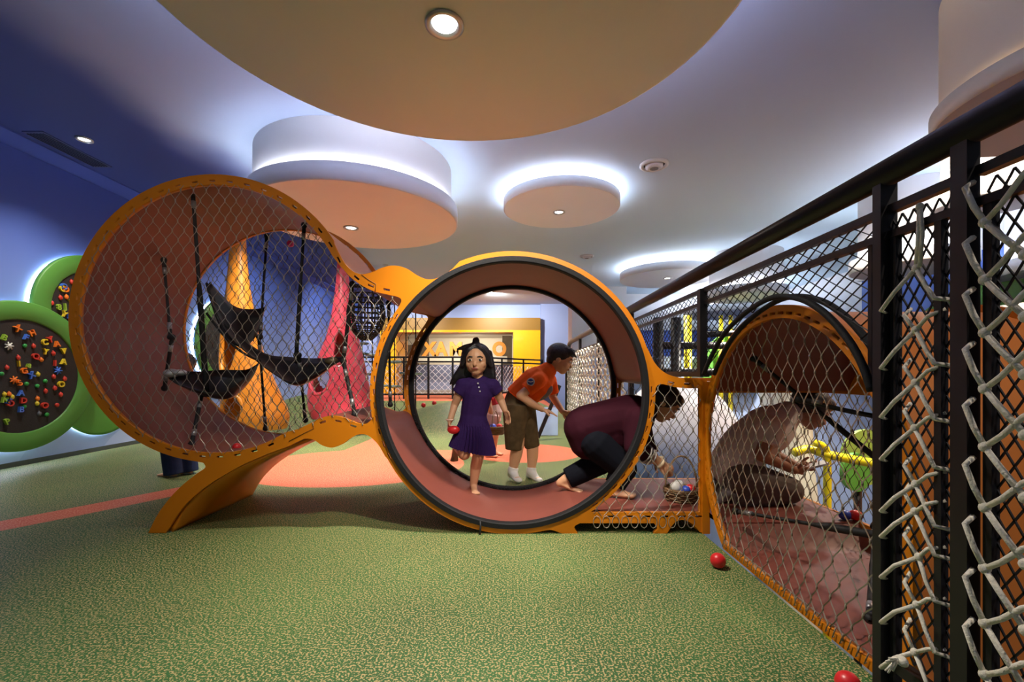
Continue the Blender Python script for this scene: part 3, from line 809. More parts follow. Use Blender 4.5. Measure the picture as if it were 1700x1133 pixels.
def board(cy, cz, R, Ri, label, holds, x=WX+.13, rim=.045, seed=1):
    t = thing('climbing_board', (x, cy, cz), label, 'climbing wall', 'round climbing boards')
    n = 72
    def ringpts(r, xx): return [(xx, cy+r*math.cos(2*PI*k/n), cz+r*math.sin(2*PI*k/n)) for k in range(n)]
    m = MB(); prof = [(R*.93, x-.05), (R, x-.045), (R, x-.008), (R-.012, x), (Ri+.012, x), (Ri, x-.01), (Ri, x-.03)]
    vs = []; fs = []
    for r, xx in prof: vs += ringpts(r, xx)
    for i in range(len(prof)-1):
        for k in range(n): fs.append((i*n+k, i*n+(k+1) % n, (i+1)*n+(k+1) % n, (i+1)*n+k))
    m.add(vs, fs, True); build('green_ring', m, mgreen, t)
    m = MB(); vs = [(x-.016, cy, cz)]+ringpts(Ri+.004, x-.016)
    m.add(vs, [(0, 1+k, 1+(k+1) % n) for k in range(n)]); build('black_panel', m, mblackb, t)
    m = MB(); vs = []; fs = []
    for r, xx in ((R*.92, WX+.004), (R*.955, WX+.004), (R*.955, WX+.018), (R*.92, WX+.018)): vs += ringpts(r, xx)
    for i in range(4):
        for k in range(n): fs.append((i*n+k, i*n+(k+1) % n, ((i+1) % 4)*n+(k+1) % n, ((i+1) % 4)*n+k))
    m.add(vs, fs); build('glow_strip', m, mhalo, t)
    rnd = random.Random(seed)
    for h in holds:
        px, py, c, kind = h
        d = F*-(x-.016)/(CX-px); p = P(px, py, d); p[0] = x-.016
        if kind in 'bf':
            m = MB(); s = 3.5*d/F
            if kind == 'b':
                m.ball(p+V((s*.3, 0, 0)), (s*.7, s*1.0, s*1.0), 10, 6)
            else:                                           # fruit-like hold with a leaf tip
                m.ball(p+V((s*.3, 0, 0)), (s*.7, s*.95, s*1.15), 10, 6); m.ball(p+V((s*.35, -s*.25, s*1.05)), (s*.3, s*.4, s*.4), 6, 4)
            build('climbing_hold', m, HC_[c], t)
        elif kind == '*':
            m = MB(); s = 3.6*d/F
            for k in range(7): m.tube([p+V((s*.3, 0, 0)), p+V((s*.5, s*1.9*math.cos(k*.9), s*1.9*math.sin(k*.9)))], [s*.45, s*.25], 6)
            m.ball(p+V((s*.3, 0, 0)), s*.9, 8, 6); build('climbing_hold', m, HC_[c], t)
        else:
            vs, fs = letter_mesh(kind, 13*d/F, .012); a = rnd.uniform(-.5, .5)
            m = MB(); m.add([p+V((vz+.012, vx*math.cos(a)-vy*math.sin(a), vx*math.sin(a)+vy*math.cos(a))) for vx, vy, vz in vs], fs)
            build('letter_hold', m, HC_[c], t)
    return t
def zz(L_): return [(a/2.833, 500+b/2.833, c, k) for a, b, c, k in L_]
hA = zz([(78, 130, 'o', 'X'), (145, 152, 'o', 'H'), (12, 173, 'l', 'B'), (115, 172, 'b', 'F'), (38, 212, 'w', '*'), (114, 211, 'g', 'b'), (155, 213, 'r', 'f'),
    (230, 183, 'r', 'Y'), (205, 195, 'y', 'C'), (262, 203, 'o', 'A'), (207, 240, 'y', 'Y'), (248, 247, 'r', 'f'), (293, 237, 'y', 'V'), (83, 267, 'r', 'f'), (161, 262, 'r', 'Q'),
    (192, 278, 'o', 'f'), (82, 296, 'y', 'I'), (130, 302, 'l', 'a'), (252, 294, 'r', 'I'), (293, 287, 'y', 'A'), (30, 314, 'r', 'f'), (107, 330, 'o', 'G'), (268, 328, 'b', '*'),
    (142, 350, 'b', 'X'), (176, 346, 'y', 'f'), (5, 343, 'g', 'b'), (250, 357, 'r', 'f'), (302, 367, 'r', 'f'), (62, 372, 'o', '*'), (85, 386, 'o', 'S'), (210, 377, 'g', 'b'), (172, 400, 'g', 'b'),
    (122, 390, 'g', 'b'), (282, 393, 'y', 'O'), (212, 425, 'r', 'f'), (255, 411, 'r', 'f'), (92, 434, 'b', 'A'), (283, 441, 'r', 'f'), (18, 440, 'y', 'f'), (40, 438, 'o', 'f'), (55, 452, 'y', 'f'),
    (18, 468, 'l', 'N'), (32, 472, 'b', 'E'), (42, 484, 'r', 'D'), (103, 470, 'r', 'D'), (174, 460, 'o', 'f'), (172, 483, 'y', 'f'), (204, 493, 'r', 'O'), (265, 490, 'r', 'b'), (92, 512, 'b', 'B'),
    (111, 497, 'g', 'b'), (182, 531, 'k', 'f'), (217, 534, 'g', 'b'), (27, 569, 'l', 'P')])
hB = [(a/4.048, 250+b/4.048, c, k) for a, b, c, k in [(478, 885, 'r', 'f'), (420, 916, 'b', 'O'), (432, 935, 'o', 'O'), (410, 930, 'y', 'C'), (402, 990, 'r', 'f'), (443, 985, 'o', 'f'), (345, 1027, 'r', 'f'),
    (388, 1055, 'l', '8'), (430, 1050, 'l', 'J'), (423, 1102, 'y', 'Y'), (467, 1118, 'b', 'O'), (475, 1022, 'y', 'V')]] + zz([(268, 82, 'r', 'f'), (308, 120, 'y', 'f'), (330, 128, 'y', 'f'), (327, 74, 'b', 'D'), (332, 45, 'l', 'f')])
board(4.46, .92, .75, .565, 'round green climbing board at the left picture edge, black centre with letter holds', hA, x=WX+.17, seed=2)
board(5.26, 1.66, .66, .47, 'green climbing board with black centre half hidden behind the left orange ring', hB, x=WX+.11, seed=3)
hD = [(374, 555, 'r', 'b'), (378, 540, 'y', 'b'), (384, 566, 'r', 'b'), (371, 588, 'b', 'b'), (380, 600, 'r', 'b'), (383, 530, 'o', 'b'), (388, 580, 'g', 'b')]
board(7.75, 1.45, .78, .60, 'green climbing board seen through the left ring behind the tall orange cone', hD, seed=4)
# lower green petal-shaped board
t = thing('climbing_board', (WX+.1, 5.45, .75), 'plain green bowl-shaped wall board low beside the left orange ring', 'climbing wall')
m = MB(); vs = []; fs = []; n = 64
for r, xx in ((.50, WX+.02), (.56, WX+.025), (.56, WX+.05), (.53, WX+.056), (.36, WX+.045), (.05, WX+.03)):
    vs += [(xx, 5.45+r*math.cos(2*PI*k/n), .76+r*math.sin(2*PI*k/n)) for k in range(n)]
for i in range(5):
    for k in range(n): fs.append((i*n+k, i*n+(k+1) % n, (i+1)*n+(k+1) % n, (i+1)*n+k))
m.add(vs, fs, True); build('bowl', m, mgreen, t)
m = MB(); vs = []; fs = []
for r, xx in ((.515, WX+.003), (.54, WX+.003), (.54, WX+.012), (.515, WX+.012)): vs += [(xx, 5.45+r*math.cos(2*PI*k/n), .76+r*math.sin(2*PI*k/n)) for k in range(n)]
for i in range(4):
    for k in range(n): fs.append((i*n+k, i*n+(k+1) % n, ((i+1) % 4)*n+(k+1) % n, ((i+1) % 4)*n+k))
m.add(vs, fs); build('glow_strip', m, mhalo, t)

# ================================================================ CLIMBING CONES seen through the left ring
def cone(name, px0, d, prof, holes, mat, mat_in, label, squash=.8, n=96):
    """prof: (py, left px, right px) rows; holes: (px, py, rx, ry) seen from the front, cut right through with a raised lip"""
    rows = smooth(prof, 8); c0 = P(px0, 700, d); gz = hill(c0[0], d)
    t = thing(name, (c0[0], d, gz), label, 'climbing cone')
    m = MB(); vs = []; fs = []
    for py, l, r in rows:
        cx = ((l+r)/2-CX)/F*d; R = (r-l)/2/F*d; z = min(CE-.03, max(HC+(HY-py)/F*d, gz))
        vs += [(cx+R*math.cos(2*PI*k/n), d+R*squash*math.sin(2*PI*k/n), z) for k in range(n)]
    for i in range(len(rows)-1):
        for k in range(n):
            f = (i*n+k, i*n+(k+1) % n, (i+1)*n+(k+1) % n, (i+1)*n+k)
            c = sum((V(vs[q]) for q in f), V())/4
            px = CX+c[0]*F/d; py = HY-(c[2]-HC)*F/d
            cut = False
            for hx, hy, rx, ry, fr in holes:
                if (fr == (c[1] < d) or fr is None) and ((px-hx)/rx)**2+((py-hy)/ry)**2 < 1: cut = True
            if not cut: fs.append(f)
    m.add(vs, fs, True)
    me = m.mesh('cone_shell')
    o = bpy.data.objects.new('tmp', me); COL.objects.link(o)
    sm = o.modifiers.new('s', 'SMOOTH'); sm.iterations = 4; sm.factor = .5
    md = o.modifiers.new('sol', 'SOLIDIFY'); md.thickness = .05; md.offset = 0; md.material_offset = 1; md.material_offset_rim = 1
    me.materials.append(mat); me.materials.append(mat_in)
    dg = bpy.context.evaluated_depsgraph_get(); dg.update()
    me2 = bpy.data.meshes.new_from_object(o.evaluated_get(dg)); bpy.data.objects.remove(o)
    me2.materials.clear()
    sh_ = build('cone_shell', me2, [mat, mat_in], t)
    for hx, hy, rx, ry, fr in holes:                       # rounded lips standing proud of the openings
        lp = []
        for k in range(40):
            px = hx+rx*math.cos(2*PI*k/40); py = hy+ry*math.sin(2*PI*k/40)
            row = min(rows, key=lambda q: abs(q[0]-py)); cx = (row[1]+row[2])/2; R = (row[2]-row[1])/2
            q = max(-1, min(1, (px-cx)/R))
            lp.append(P(px, py, d)+V((0, -R/F*d*squash*math.sqrt(max(0, 1-q*q)), 0)))
        sub('opening_lip', MB().tube(lp, .035, 8, closed=True), mat, sh_)
    return t
mco = pm('orange_fibreglass', 'e3902c', .35, var=.06, scale=2, coat=.2); mcoi = pm('orange_fibreglass_dark', 'd4620f', .4)
mcr = pm('red_fibreglass', 'd0485a', .35, var=.06, scale=2, coat=.2); mcri = pm('red_fibreglass_inner', '9c1f38', .4)
cone('climbing_cone', 425, 6.4, [(250, 389, 401), (340, 387, 403), (410, 385, 405), (470, 381, 410), (520, 376, 418), (570, 372, 428), (620, 372, 445), (660, 374, 462), (690, 374, 474), (712, 374, 470)],
     [(392, 580, 18, 44, True), (406, 682, 21, 28, True)], mco, mcoi, 'tall orange climbing cone with oval holes seen through the left ring')
cone('climbing_cone', 565, 6.9, [(250, 565, 572), (380, 564, 572), (450, 562, 575), (500, 557, 582), (550, 548, 590), (600, 530, 601), (640, 518, 609), (670, 516, 614), (694, 522, 617)],
     [(543, 627, 21, 27, None), (572, 578, 10, 28, True)], mcr, mcri, 'red climbing cone with round hole near its base, right of the orange cone')

# ================================================================ HANGING NET BASKET AND ROPE STEPS
t = thing('net_basket', P(608, 490, 6.2), 'black rope barrel basket hanging beside the red cone', 'climbing net')
mbr = pm('black_rope', '1c1c20', .8, bump=.3, bscale=120)
cx, cy_, _ = P(608, 490, 6.2); s_ = 6.2/F
m = MB()
pr = [(0, 24), (-14, 27), (-28, 30), (-42, 29), (-55, 24), (-66, 17), (-74, 9)]
for k in range(16):
    a = 2*PI*k/16
    m.tube(smooth([(cx+r*s_*math.cos(a), cy_+r*s_*math.sin(a), P(0, 490-dz, 6.2)[2]) for dz, r in pr], 3), .011, 5)
build('vertical_rope', m, mbr, t)['kind'] = 'stuff'
m = MB()
for i in range(11):
    f = i/10*(len(pr)-1); k = min(int(f), len(pr)-2); dz = pr[k][0]+(pr[k+1][0]-pr[k][0])*(f-k); r = pr[k][1]+(pr[k+1][1]-pr[k][1])*(f-k)
    m.tube([(cx+r*s_*math.cos(2*PI*q/28), cy_+r*s_*math.sin(2*PI*q/28), P(0, 490-dz, 6.2)[2]) for q in range(28)], .011, 5, closed=True)
build('ring_rope', m, mbr, t)['kind'] = 'stuff'
for dx in (-18, 18):
    build('hanger_rope', MB().tube([(cx+dx*s_, cy_, 2.1), (cx+dx*s_, cy_, P(0, 490, 6.2)[2])], .01, 6), mbr, t)
t = thing('rope_climber', P(640, 640, 7.2), 'set of hanging black ropes with pale disc steps behind the gap between the rings', 'rope ladder')
build('top_bar', MB().tube([P(572, 0, 7.2)*1, P(692, 0, 7.2)*1], .03, 8), mbr, t).location.z += 2.36-P(0, 0, 7.2)[2]
mstep = pm('pale_step', '8fa7a2', .5)
for px in (601, 618, 634, 655, 674, 690):
    x, y, _ = P(px, 600, 7.2+(px % 3)*.15); build('rope', MB().tube([(x, y, 2.36), (x, y, hill(x, y)+.02)], .011, 6), mbr, t)
for i, (px, py) in enumerate([(601, 571), (606, 588), (611, 622), (618, 645), (622, 590), (636, 641), (652, 602), (662, 601), (673, 620), (688, 621), (655, 642)]):
    near = min((601, 618, 634, 655, 674, 690), key=lambda q: abs(q-px)); p = P(near, py, 7.2+(near % 3)*.15)
    build('step_disc', MB().lathe([(.02, -.02), (.10, -.012), (.115, .006), (.09, .02), (.02, .022)], p, 20, cap0=True, cap1=True), mstep, t)

# ================================================================ YELLOW PORTAL, MALL BEYOND, FAR FENCE
mye = pm('yellow_portal', 'f0b50c', .35, var=.04, scale=2, coat=.3)
mbrn = pm('ochre_soffit', '8a6820', .5, var=.05)
DP = BY-.05
xl_o, xl_i, xr_i, xr_o = (P(q, 0, DP)[0] for q in (636, 662, 852, 896))
z_b = P(0, 549, DP)[2]; z_t = P(0, 530, DP)[2]
t = thing('portal_frame', ((xl_o+xr_o)/2, DP, 0), 'yellow portal frame around the opening at the far end of the room', 'doorway')
build('jamb', MB().box(xl_o, DP-.35, 0, xl_i, DP+1.3, z_b), mye, t)
build('jamb', MB().box(xr_i, DP-.35, -3, xr_o, DP+1.3, z_b), mye, t)
build('lintel', MB().box(xl_o, DP-.36, z_b-.02, xr_o, DP+1.3, z_t), mbrn, t)
build('lintel_edge', MB().box(xl_i, DP-.37, z_b-.09, xr_i, DP+.1, z_b-.02), mye, t)
mfar = pm('mall_cream', 'd8cdb8', .7, var=.1, scale=1.5)
mfc = pm('mall_ceiling', 'd6d0c4', .7)
struct('floor_mall', MB().box(-14, BY+1.4, -.2, 8, 34, .27), pm('mall_floor', 'b9a999', .4))
struct('wall_mall', MB().box(-14, 30, 0, 8, 30.3, 6), mfar)
struct('ceiling_mall', MB().box(-14, BY+.4, 3.3, 8, 30, 3.5), mfc)
tag(build('shop_counter', MB().box(-8, 18.2, .27, 3, 18.6, 1.3), pm('counter_blue_grey', '7f86a2', .6, var=.25, scale=1.5)), 'long blue grey counter in the mall behind the far fence', 'counter')
mwood = pm('weathered_wood', '8d7a5e', .7, var=.35, scale=3)
for px, w_ in ((705, 12), (842, 16)):
    x, y, z = P(px, 600, 24); m = MB(); m.box(x-w_/2*24/F, y-.2, .27, x+w_/2*24/F, y+.2, 2.95)
    tag(build('wooden_pillar', m, mwood), 'weathered wooden pillar in the mall, %s of the orange letters' % ('left' if px < 750 else 'right'), 'pillar')
m = MB(); x0 = P(668, 0, 27)[0]; m.box(x0-1, 26, .27, P(702, 0, 27)[0], 26.6, 2.6)
tag(build('shop_kiosk', m, pm('kiosk_tan', 'a8906f', .6)), 'tan shop kiosk in the mall behind the left jamb of the yellow portal', 'shop')
t = thing('shop_sign', P(760, 592, 20), 'large orange sign letters standing in the mall beyond the far fence', 'sign')
mso = pm('sign_orange', 'ec9a3c', .5); DS = 20.0
for ch, px in (('X', 713), ('A', 732.5), ('M', 757), ('O', 829)):
    vs, fs = letter_mesh(ch, 30.5*DS/F, .1, .05); p = P(px, 581, DS)
    m = MB(); m.add([p+V((vx*.9, vz, vy)) for vx, vy, vz in vs], fs); build('letter', m, mso, t)
build('sign_base', MB().box(P(690, 0, DS)[0], DS-.15, P(0, 594, DS)[2]-.25, P(842, 0, DS)[0], DS+.15, P(0, 592, DS)[2]), mfar, t)
mfw = pm('white_fence_net', 'dcdde6', .7)
t = thing('safety_fence', (P(700, 0, 11.8)[0], 11.8, .27), 'black safety fence with pale diamond net before the yellow portal', 'fence')
A = P(590, 0, 11.8); Bc = P(792, 0, 11.8); Cc = P(900, 0, 14.6)
def fz(y, py): return HC+(HY-py)/F*y
zt_f = fz(11.8, 593.5); zb_f = .27
def seg(a, b, n):
    a = V((a[0], a[1], 0)); b = V((b[0], b[1], 0)); d = (b-a)
    for i in range(n+1):
        p = a+d*i/n
        build('post', MB().bar(p+V((0, 0, hill(p.x, p.y)-.02)), p+V((0, 0, zt_f)), .05, .05, V((0, 1, 0))), mblk, t)
    for z in (zt_f, zt_f-.12, zb_f+.12):
        build('rail', MB().bar(a+V((0, 0, z)), b+V((0, 0, z)), .045, .045), mblk, t)
    L_ = d.length; u_ = d.normalized()
    build('net_panel', net(MB(), lambda u, v: True, lambda u, v: a+u_*u+V((0, .03, v)), .03, L_-.03, zb_f+.13, zt_f-.13, .17, .17, .009, 1, 4, straight=True), mfw, t)
seg(A, Bc, 5); seg(Bc, Cc, 3)
# ================================================================ THE VOID AND LOWER LEVEL RIGHT OF THE RAILING
mvb = pm('void_blue_wall', '5a76c8', .6, var=.05, scale=1); mvl = pm('void_pale_blue', 'a9bde6', .6, var=.05, scale=1)
mterr = pm('terracotta_wall', 'd58a4a', .55, var=.15, scale=2); mledge = pm('ledge_white', 'd8d5d0', .5)
mvg = pm('mural_green', '5c8a3c', .6); mvg2 = pm('bright_green', '4f9238', .55)
struct('wall_void_back', MB().box(P(948, 0, BY)[0], 13.0, -3.0, 9.0, 13.3, 2.2), mvb)
struct('trim_4', MB().box(P(948, 0, BY)[0], 12.9, 2.2, 9.0, 13.3, CE), mw)
struct('wall_right', MB().box(5.2, -2.5, -3, 5.4, 6.3, 1.60), mterr)
struct('trim_2', MB().box(5.12, -2.5, 1.58, 5.3, 6.35, 1.66), mledge)
m = MB(); m.box(6.2, -2.5, 1.5, 6.3, 7.9, 2.58); struct('wall_right_upper', m, mvb)
struct('trim_3', MB().box(6.15, -2.5, 2.58, 6.35, 7.95, CE), mw)
struct('wall_void_far', MB().box(7.6, 7.9, -3, 7.8, 13, CE), mw)
m = MB(); n = 40
m.add([(6.18, 5.7, 1.5)]+[(6.18, 5.7+1.25*math.cos(PI*k/n), 1.5+.62*math.sin(PI*k/n)) for k in range(n+1)], [(0, k+1, k+2) for k in range(n)])
m.add([(6.185, 4.2, 1.5)]+[(6.185, 4.2+.9*math.cos(PI*k/n), 1.5+.45*math.sin(PI*k/n)) for k in range(n+1)], [(0, k+1, k+2) for k in range(n)])
struct('mural_hill', m, mvg)
struct('wall_void_right', MB().box(9.0, -2.5, -3, 9.2, 13, CE), mvl)
# pale lower wall standing behind the right ring
mdome = bpy.data.materials.new('dome_with_blue_light'); mdome.use_nodes = True
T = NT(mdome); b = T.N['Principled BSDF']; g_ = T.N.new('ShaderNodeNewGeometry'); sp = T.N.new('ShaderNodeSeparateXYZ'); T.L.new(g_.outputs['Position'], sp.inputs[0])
T.L.new(T.mix(T.ramp(sp.outputs[2], -.25, .55), lin('7f9fd0'), lin('c4c4ca')), b.inputs['Base Color']); b.inputs['Roughness'].default_value = .45  # blue light on the lower dome, painted into its base colour
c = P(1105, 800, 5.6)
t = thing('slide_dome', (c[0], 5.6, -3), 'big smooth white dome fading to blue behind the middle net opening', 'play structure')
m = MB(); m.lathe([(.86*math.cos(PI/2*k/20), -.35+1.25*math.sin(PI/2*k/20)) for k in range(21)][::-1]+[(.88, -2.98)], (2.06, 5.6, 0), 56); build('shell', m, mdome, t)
t = thing('white_column', (3.35, 5.5, -3), 'white curved column beside the kneeling person, beyond the end net', 'column')
m = MB(); m.lathe([(.34, -2.98), (.36, -1), (.28, -.2), (.26, .3), (.32, .75), (.40, 1.1)], (3.4, 5.5, 0), 40); build('shaft', m, pm('column_white', 'd6dcd2', .5), t)
struct('wall_lower_blue', MB().box(1.6, 9.4, -3, 8.8, 9.6, 1.3), mvl)
struct('wall_lower_dark', MB().box(3.3, 6.4, -3, 4.15, 6.6, .05), pm('dark_panel', '2c2f3a', .6))
myel = pm('yellow_tube', 'e5d71f', .35)
t = thing('slide_rail', P(1372, 760, 4.6), 'bright yellow tubular rail on the lower level beyond the kneeling person', 'handrail')
build('top_tube', MB().tube(smooth([P(1318, 752, 4.7), P(1345, 746, 4.7), P(1372, 755, 4.6), P(1440, 768, 4.5), P(1480, 776, 4.4)], 4), .045, 12), myel, t)
build('post_tube', MB().tube(smooth([P(1353, 736, 4.6), P(1366, 742, 4.6), P(1373, 765, 4.6), P(1373, 900, 4.6), P(1373, 1100, 4.6)], 4), .038, 12), myel, t)
t = thing('green_pod', P(1425, 765, 5.2), 'two overlapping green round panels behind the yellow rail', 'play panel')
def disk_at(px, py, d, rx, ry, mat, nm):
    m = MB(); n = 40; c = P(px, py, d)
    for s_ in (0, .05): pass
    m.add([c+V((rx*d/F*math.cos(2*PI*k/n), 0, ry*d/F*math.sin(2*PI*k/n))) for k in range(n)]+[c+V((rx*d/F*math.cos(2*PI*k/n), .06, ry*d/F*math.sin(2*PI*k/n))) for k in range(n)],
          [tuple(range(n)), tuple(range(2*n-1, n-1, -1))]+[(k, (k+1) % n, n+(k+1) % n, n+k) for k in range(n)])
    build(nm, m, mat, t)
disk_at(1440, 760, 5.2, 40, 46, pm('olive_green', '7f9c45', .5), 'upper_panel'); disk_at(1424, 785, 5.0, 24, 32, mvg2, 'lower_panel')
build('stem', MB().tube([P(1424, 785, 5.1), P(1424, 1200, 5.1)], .04, 8), mblk, t)
# climbing frame glimpsed through the upper mesh
t = thing('climbing_structure', P(1120, 590, 8.6), 'black padded climbing frame on the lower level seen through the upper mesh', 'climbing frame')
for px in (1093, 1122): build('padded_post', MB().tube([P(px, 528, 8.6), P(px, 1000, 8.6)], .10, 10), mblk, t)
for py in (574, 618): build('padded_beam', MB().tube([P(1085, py, 8.6), P(1270, py, 8.6)], .075, 10), mblk, t)
build('padded_beam', MB().tube([P(1160, 556, 8.4), P(1260, 552, 8.4)], .06, 10), mblk, t)
for i, (px, d) in enumerate(((1142, 8.9), (1197, 9.0), (1213, 9.0))):
    tag(build('yellow_pole', MB().tube([P(px, 524, d), P(px, 1000, d)], .075 if i == 0 else .04, 10), myel), ('thick yellow pole standing beside the black padded frame' if i == 0 else 'thin yellow pole left of its twin, behind the arch' if i == 1 else 'thin yellow pole right of its twin, behind the arch'), 'pole')
t = thing('green_curtain', P(1190, 590, 8.9), 'green curved play panel behind the black padded frame', 'play panel')
m = MB(); pts_ = smooth([P(1168, 625, 9.1), P(1172, 585, 9.1), P(1190, 562, 9.1), P(1215, 550, 9.1), P(1250, 565, 9.1), P(1250, 630, 9.1), P(1168, 630, 9.1)], 4)
n = len(pts_); m.add(pts_+[p+V((0, .08, 0)) for p in map(V, pts_)], [tuple(range(n)), tuple(range(2*n-1, n-1, -1))]+[(k, (k+1) % n, n+(k+1) % n, n+k) for k in range(n)])
build('panel', m, mvg2, t)
build('panel_foot', MB().tube([P(1210, 628, 9.13), P(1210, 950, 9.13)], .05, 8), mblk, t)
# white column in the far right corner
struct('column_1', MB().box(P(948, 0, 12.0)[0], 11.8, -3, P(1000, 0, 12)[0]+.6, 12.6, CE), mw)

tag(build('leaning_bar', MB().bar(P(929, 640, 6.3), P(893, 727, 6.3), .05, .05), mblk), 'dark bar leaning in front of the white rope screens, right of the boy in orange', 'bar')
tag(build('low_board', MB().bar(P(882, 700, 6.75), P(926, 700, 6.75), .04, .42), mvl), 'low pale blue board standing on the floor before the white rope screens', 'board')
# ================================================================ BALLS
BC = {'red': pm('ball_red', 'd5262b', .35, var=.03), 'blue': pm('ball_blue', '3a55c4', .35, var=.03), 'pink': pm('ball_pink', 'd62f7d', .35)}
def ball(px, py, z0, col, label, r=.032, egg=False, d=None, cat='ball'):
    fix = d is None; d = d or F*(HC-z0-r)/(py-HY); p = P(px, py, d)
    o = build('play_ball', MB().ball((0, 0, 0), (r*1.2, r, r) if egg else r, 20, 14), BC[col]); o.location = p
    if fix: o.location.z = z0+r+hill(p.x, p.y)
    return tag(o, label, cat)
ball(1192, 931, 0, 'red', 'red egg-shaped ball on the floor beside the right ring', .036)
ball(1408, 1136, 0, 'red', 'red ball at the bottom picture edge by the black post', .034)
ball(222, 733, 0, 'blue', 'blue ball on the floor against the left wall', .034)
ball(703, 699, 0, 'red', 'small red ball on the green floor, left one of the far pair', .045)
ball(721, 697, 0, 'red', 'small red ball on the green floor, right one of the far pair', .045)
o = ball(393, 743, 0, 'red', 'dark red ball lying inside the left ring of the tunnel', .026, d=2.85)
o = ball(1403, 836, 0, 'blue', 'blue egg at the far edge of the right ring platform', .028, True, d=2.50); o.location.z = .126+.028
o = ball(1420, 840, 0, 'red', 'red egg at the far edge of the right ring platform', .030, True, d=2.49); o.location.z = .126+.03
o = ball(482, 405, 0, 'pink', 'small pink ball caught high in the back net of the left ring', .026, d=DB-.05)
# ================================================================ PEOPLE
mskin = pm('skin_tan', 'cf9d79', .5, var=.08, scale=8); mskin2 = pm('skin_brown', 'a5735a', .5, var=.08, scale=8)
mhair = pm('black_hair', '17131a', .45, var=.3, scale=40, bump=.35, bscale=70)
mwhite = pm('eye_white', 'e6e2dc', .3); miris = pm('iris_dark', '1c120e', .2); mlip = pm('lips', 'a45c50', .5)
def frame(d, up=V((0, 0, 1))):
    d = V(d).normalized(); r = d.cross(up).normalized(); return d, r, r.cross(d).normalized()
class Blob(MB):
    def cap(s, p0, r0, p1, r1, flat=None, k=1.0, ends=True, n=14):
        """tapered capsule; flat = direction squashed by k; ends=False gives flat ends (hems)"""
        p0 = V(p0); p1 = V(p1); d = p1-p0; L = d.length
        if L < 1e-5: return s.ball(p0, r0)
        d.normalize(); u = d.orthogonal().normalized() if flat is None else (V(flat)-d*V(flat).dot(d)).normalized(); w = d.cross(u)
        prof = []
        if ends: prof += [(-r0*math.cos(a), r0*math.sin(a)) for a in (.25, .6, 1.0)]
        prof += [(L*t, r0+(r1-r0)*t) for t in (0, .25, .5, .75, 1)]
        if ends: prof += [(L+r1*math.sin(a), r1*math.cos(a)) for a in (.5, .95, 1.3)]
        vs = []; fs = []
        for z, r in prof: vs += [p0+d*z+(u*math.cos(2*PI*j/n)*k+w*math.sin(2*PI*j/n))*r for j in range(n)]
        m = len(prof)
        for i in range(m-1):
            for j in range(n): fs.append((i*n+j, i*n+(j+1) % n, (i+1)*n+(j+1) % n, (i+1)*n+j))
        fs += [tuple(range(n-1, -1, -1)), tuple((m-1)*n+j for j in range(n))]
        return s.add(vs, fs, True)
    def chain(s, pts, **kw):
        for (p0, r0), (p1, r1) in zip(pts, pts[1:]): s.cap(p0, r0, p1, r1, **kw)
        return s
    def remesh(s, name, voxel=.006, it=5):
        me = s.mesh(name); o = bpy.data.objects.new('tmp', me); COL.objects.link(o)
        r = o.modifiers.new('r', 'REMESH'); r.mode = 'VOXEL'; r.voxel_size = voxel; r.use_smooth_shade = True
        sm = o.modifiers.new('s', 'SMOOTH'); sm.iterations = it; sm.factor = .5
        dg = bpy.context.evaluated_depsgraph_get(); dg.update()
        out = bpy.data.meshes.new_from_object(o.evaluated_get(dg)); out.name = name
        bpy.data.objects.remove(o); out.materials.clear()
        out.polygons.foreach_set('use_smooth', [True]*len(out.polygons))
        return out
def head(b, hc, f, up, R):
    f, r, u = frame(f, V(up)); hc = V(hc)
    M = Matrix((r, f, u)).transposed()
    b.ball(hc+u*R*.18-f*R*.05, (R*.80, R*.96, R*.90), 20, 14, M)
    b.ball(hc-u*R*.25+f*R*.20, (R*.68, R*.66, R*.66), 16, 12, M)
    b.ball(hc-u*R*.68+f*R*.42, (R*.36, R*.34, R*.30), 14, 10, M)
    b.cap(hc+f*R*.80+u*R*.02, R*.07, hc+f*R*.93-u*R*.24, R*.12)                 # nose
    b.ball(hc+f*R*.79-u*R*.50, (R*.24, R*.10, R*.09), 12, 8, M)                 # lips
    for s_ in (-1, 1):
        b.ball(hc+r*s_*R*.80-u*R*.06-f*R*.05, (R*.09, R*.18, R*.26), 12, 8, M)  # ears
        b.ball(hc+r*s_*R*.40-u*R*.22+f*R*.50, (R*.28, R*.25, R*.25), 12, 8, M)  # cheeks
    return f, r, u
def face(t, hc, f, r, u, R):
    hc = V(hc); M = Matrix((r, f, u)).transposed()
    for s_ in (-1, 1):
        c = hc+r*s_*R*.33+u*R*.07+f*R*.80
        e = build('eye', MB().ball(c, (R*.15, R*.08, R*.085), 12, 8, M), mwhite, t)
        sub('iris', MB().ball(c+f*R*.055, (R*.075, R*.04, R*.08), 10, 8, M), miris, e)
        build('eyebrow', MB().tube([hc+r*s_*R*k+u*R*z+f*R*y for k, z, y in ((.16, .27, .90), (.34, .31, .86), (.52, .25, .74))], [R*.03, R*.04, R*.02], 6), mhair, t)
    build('mouth', MB().ball(hc-u*R*.49+f*R*.87, (R*.21, R*.055, R*.07), 12, 8, M), mlip, t)
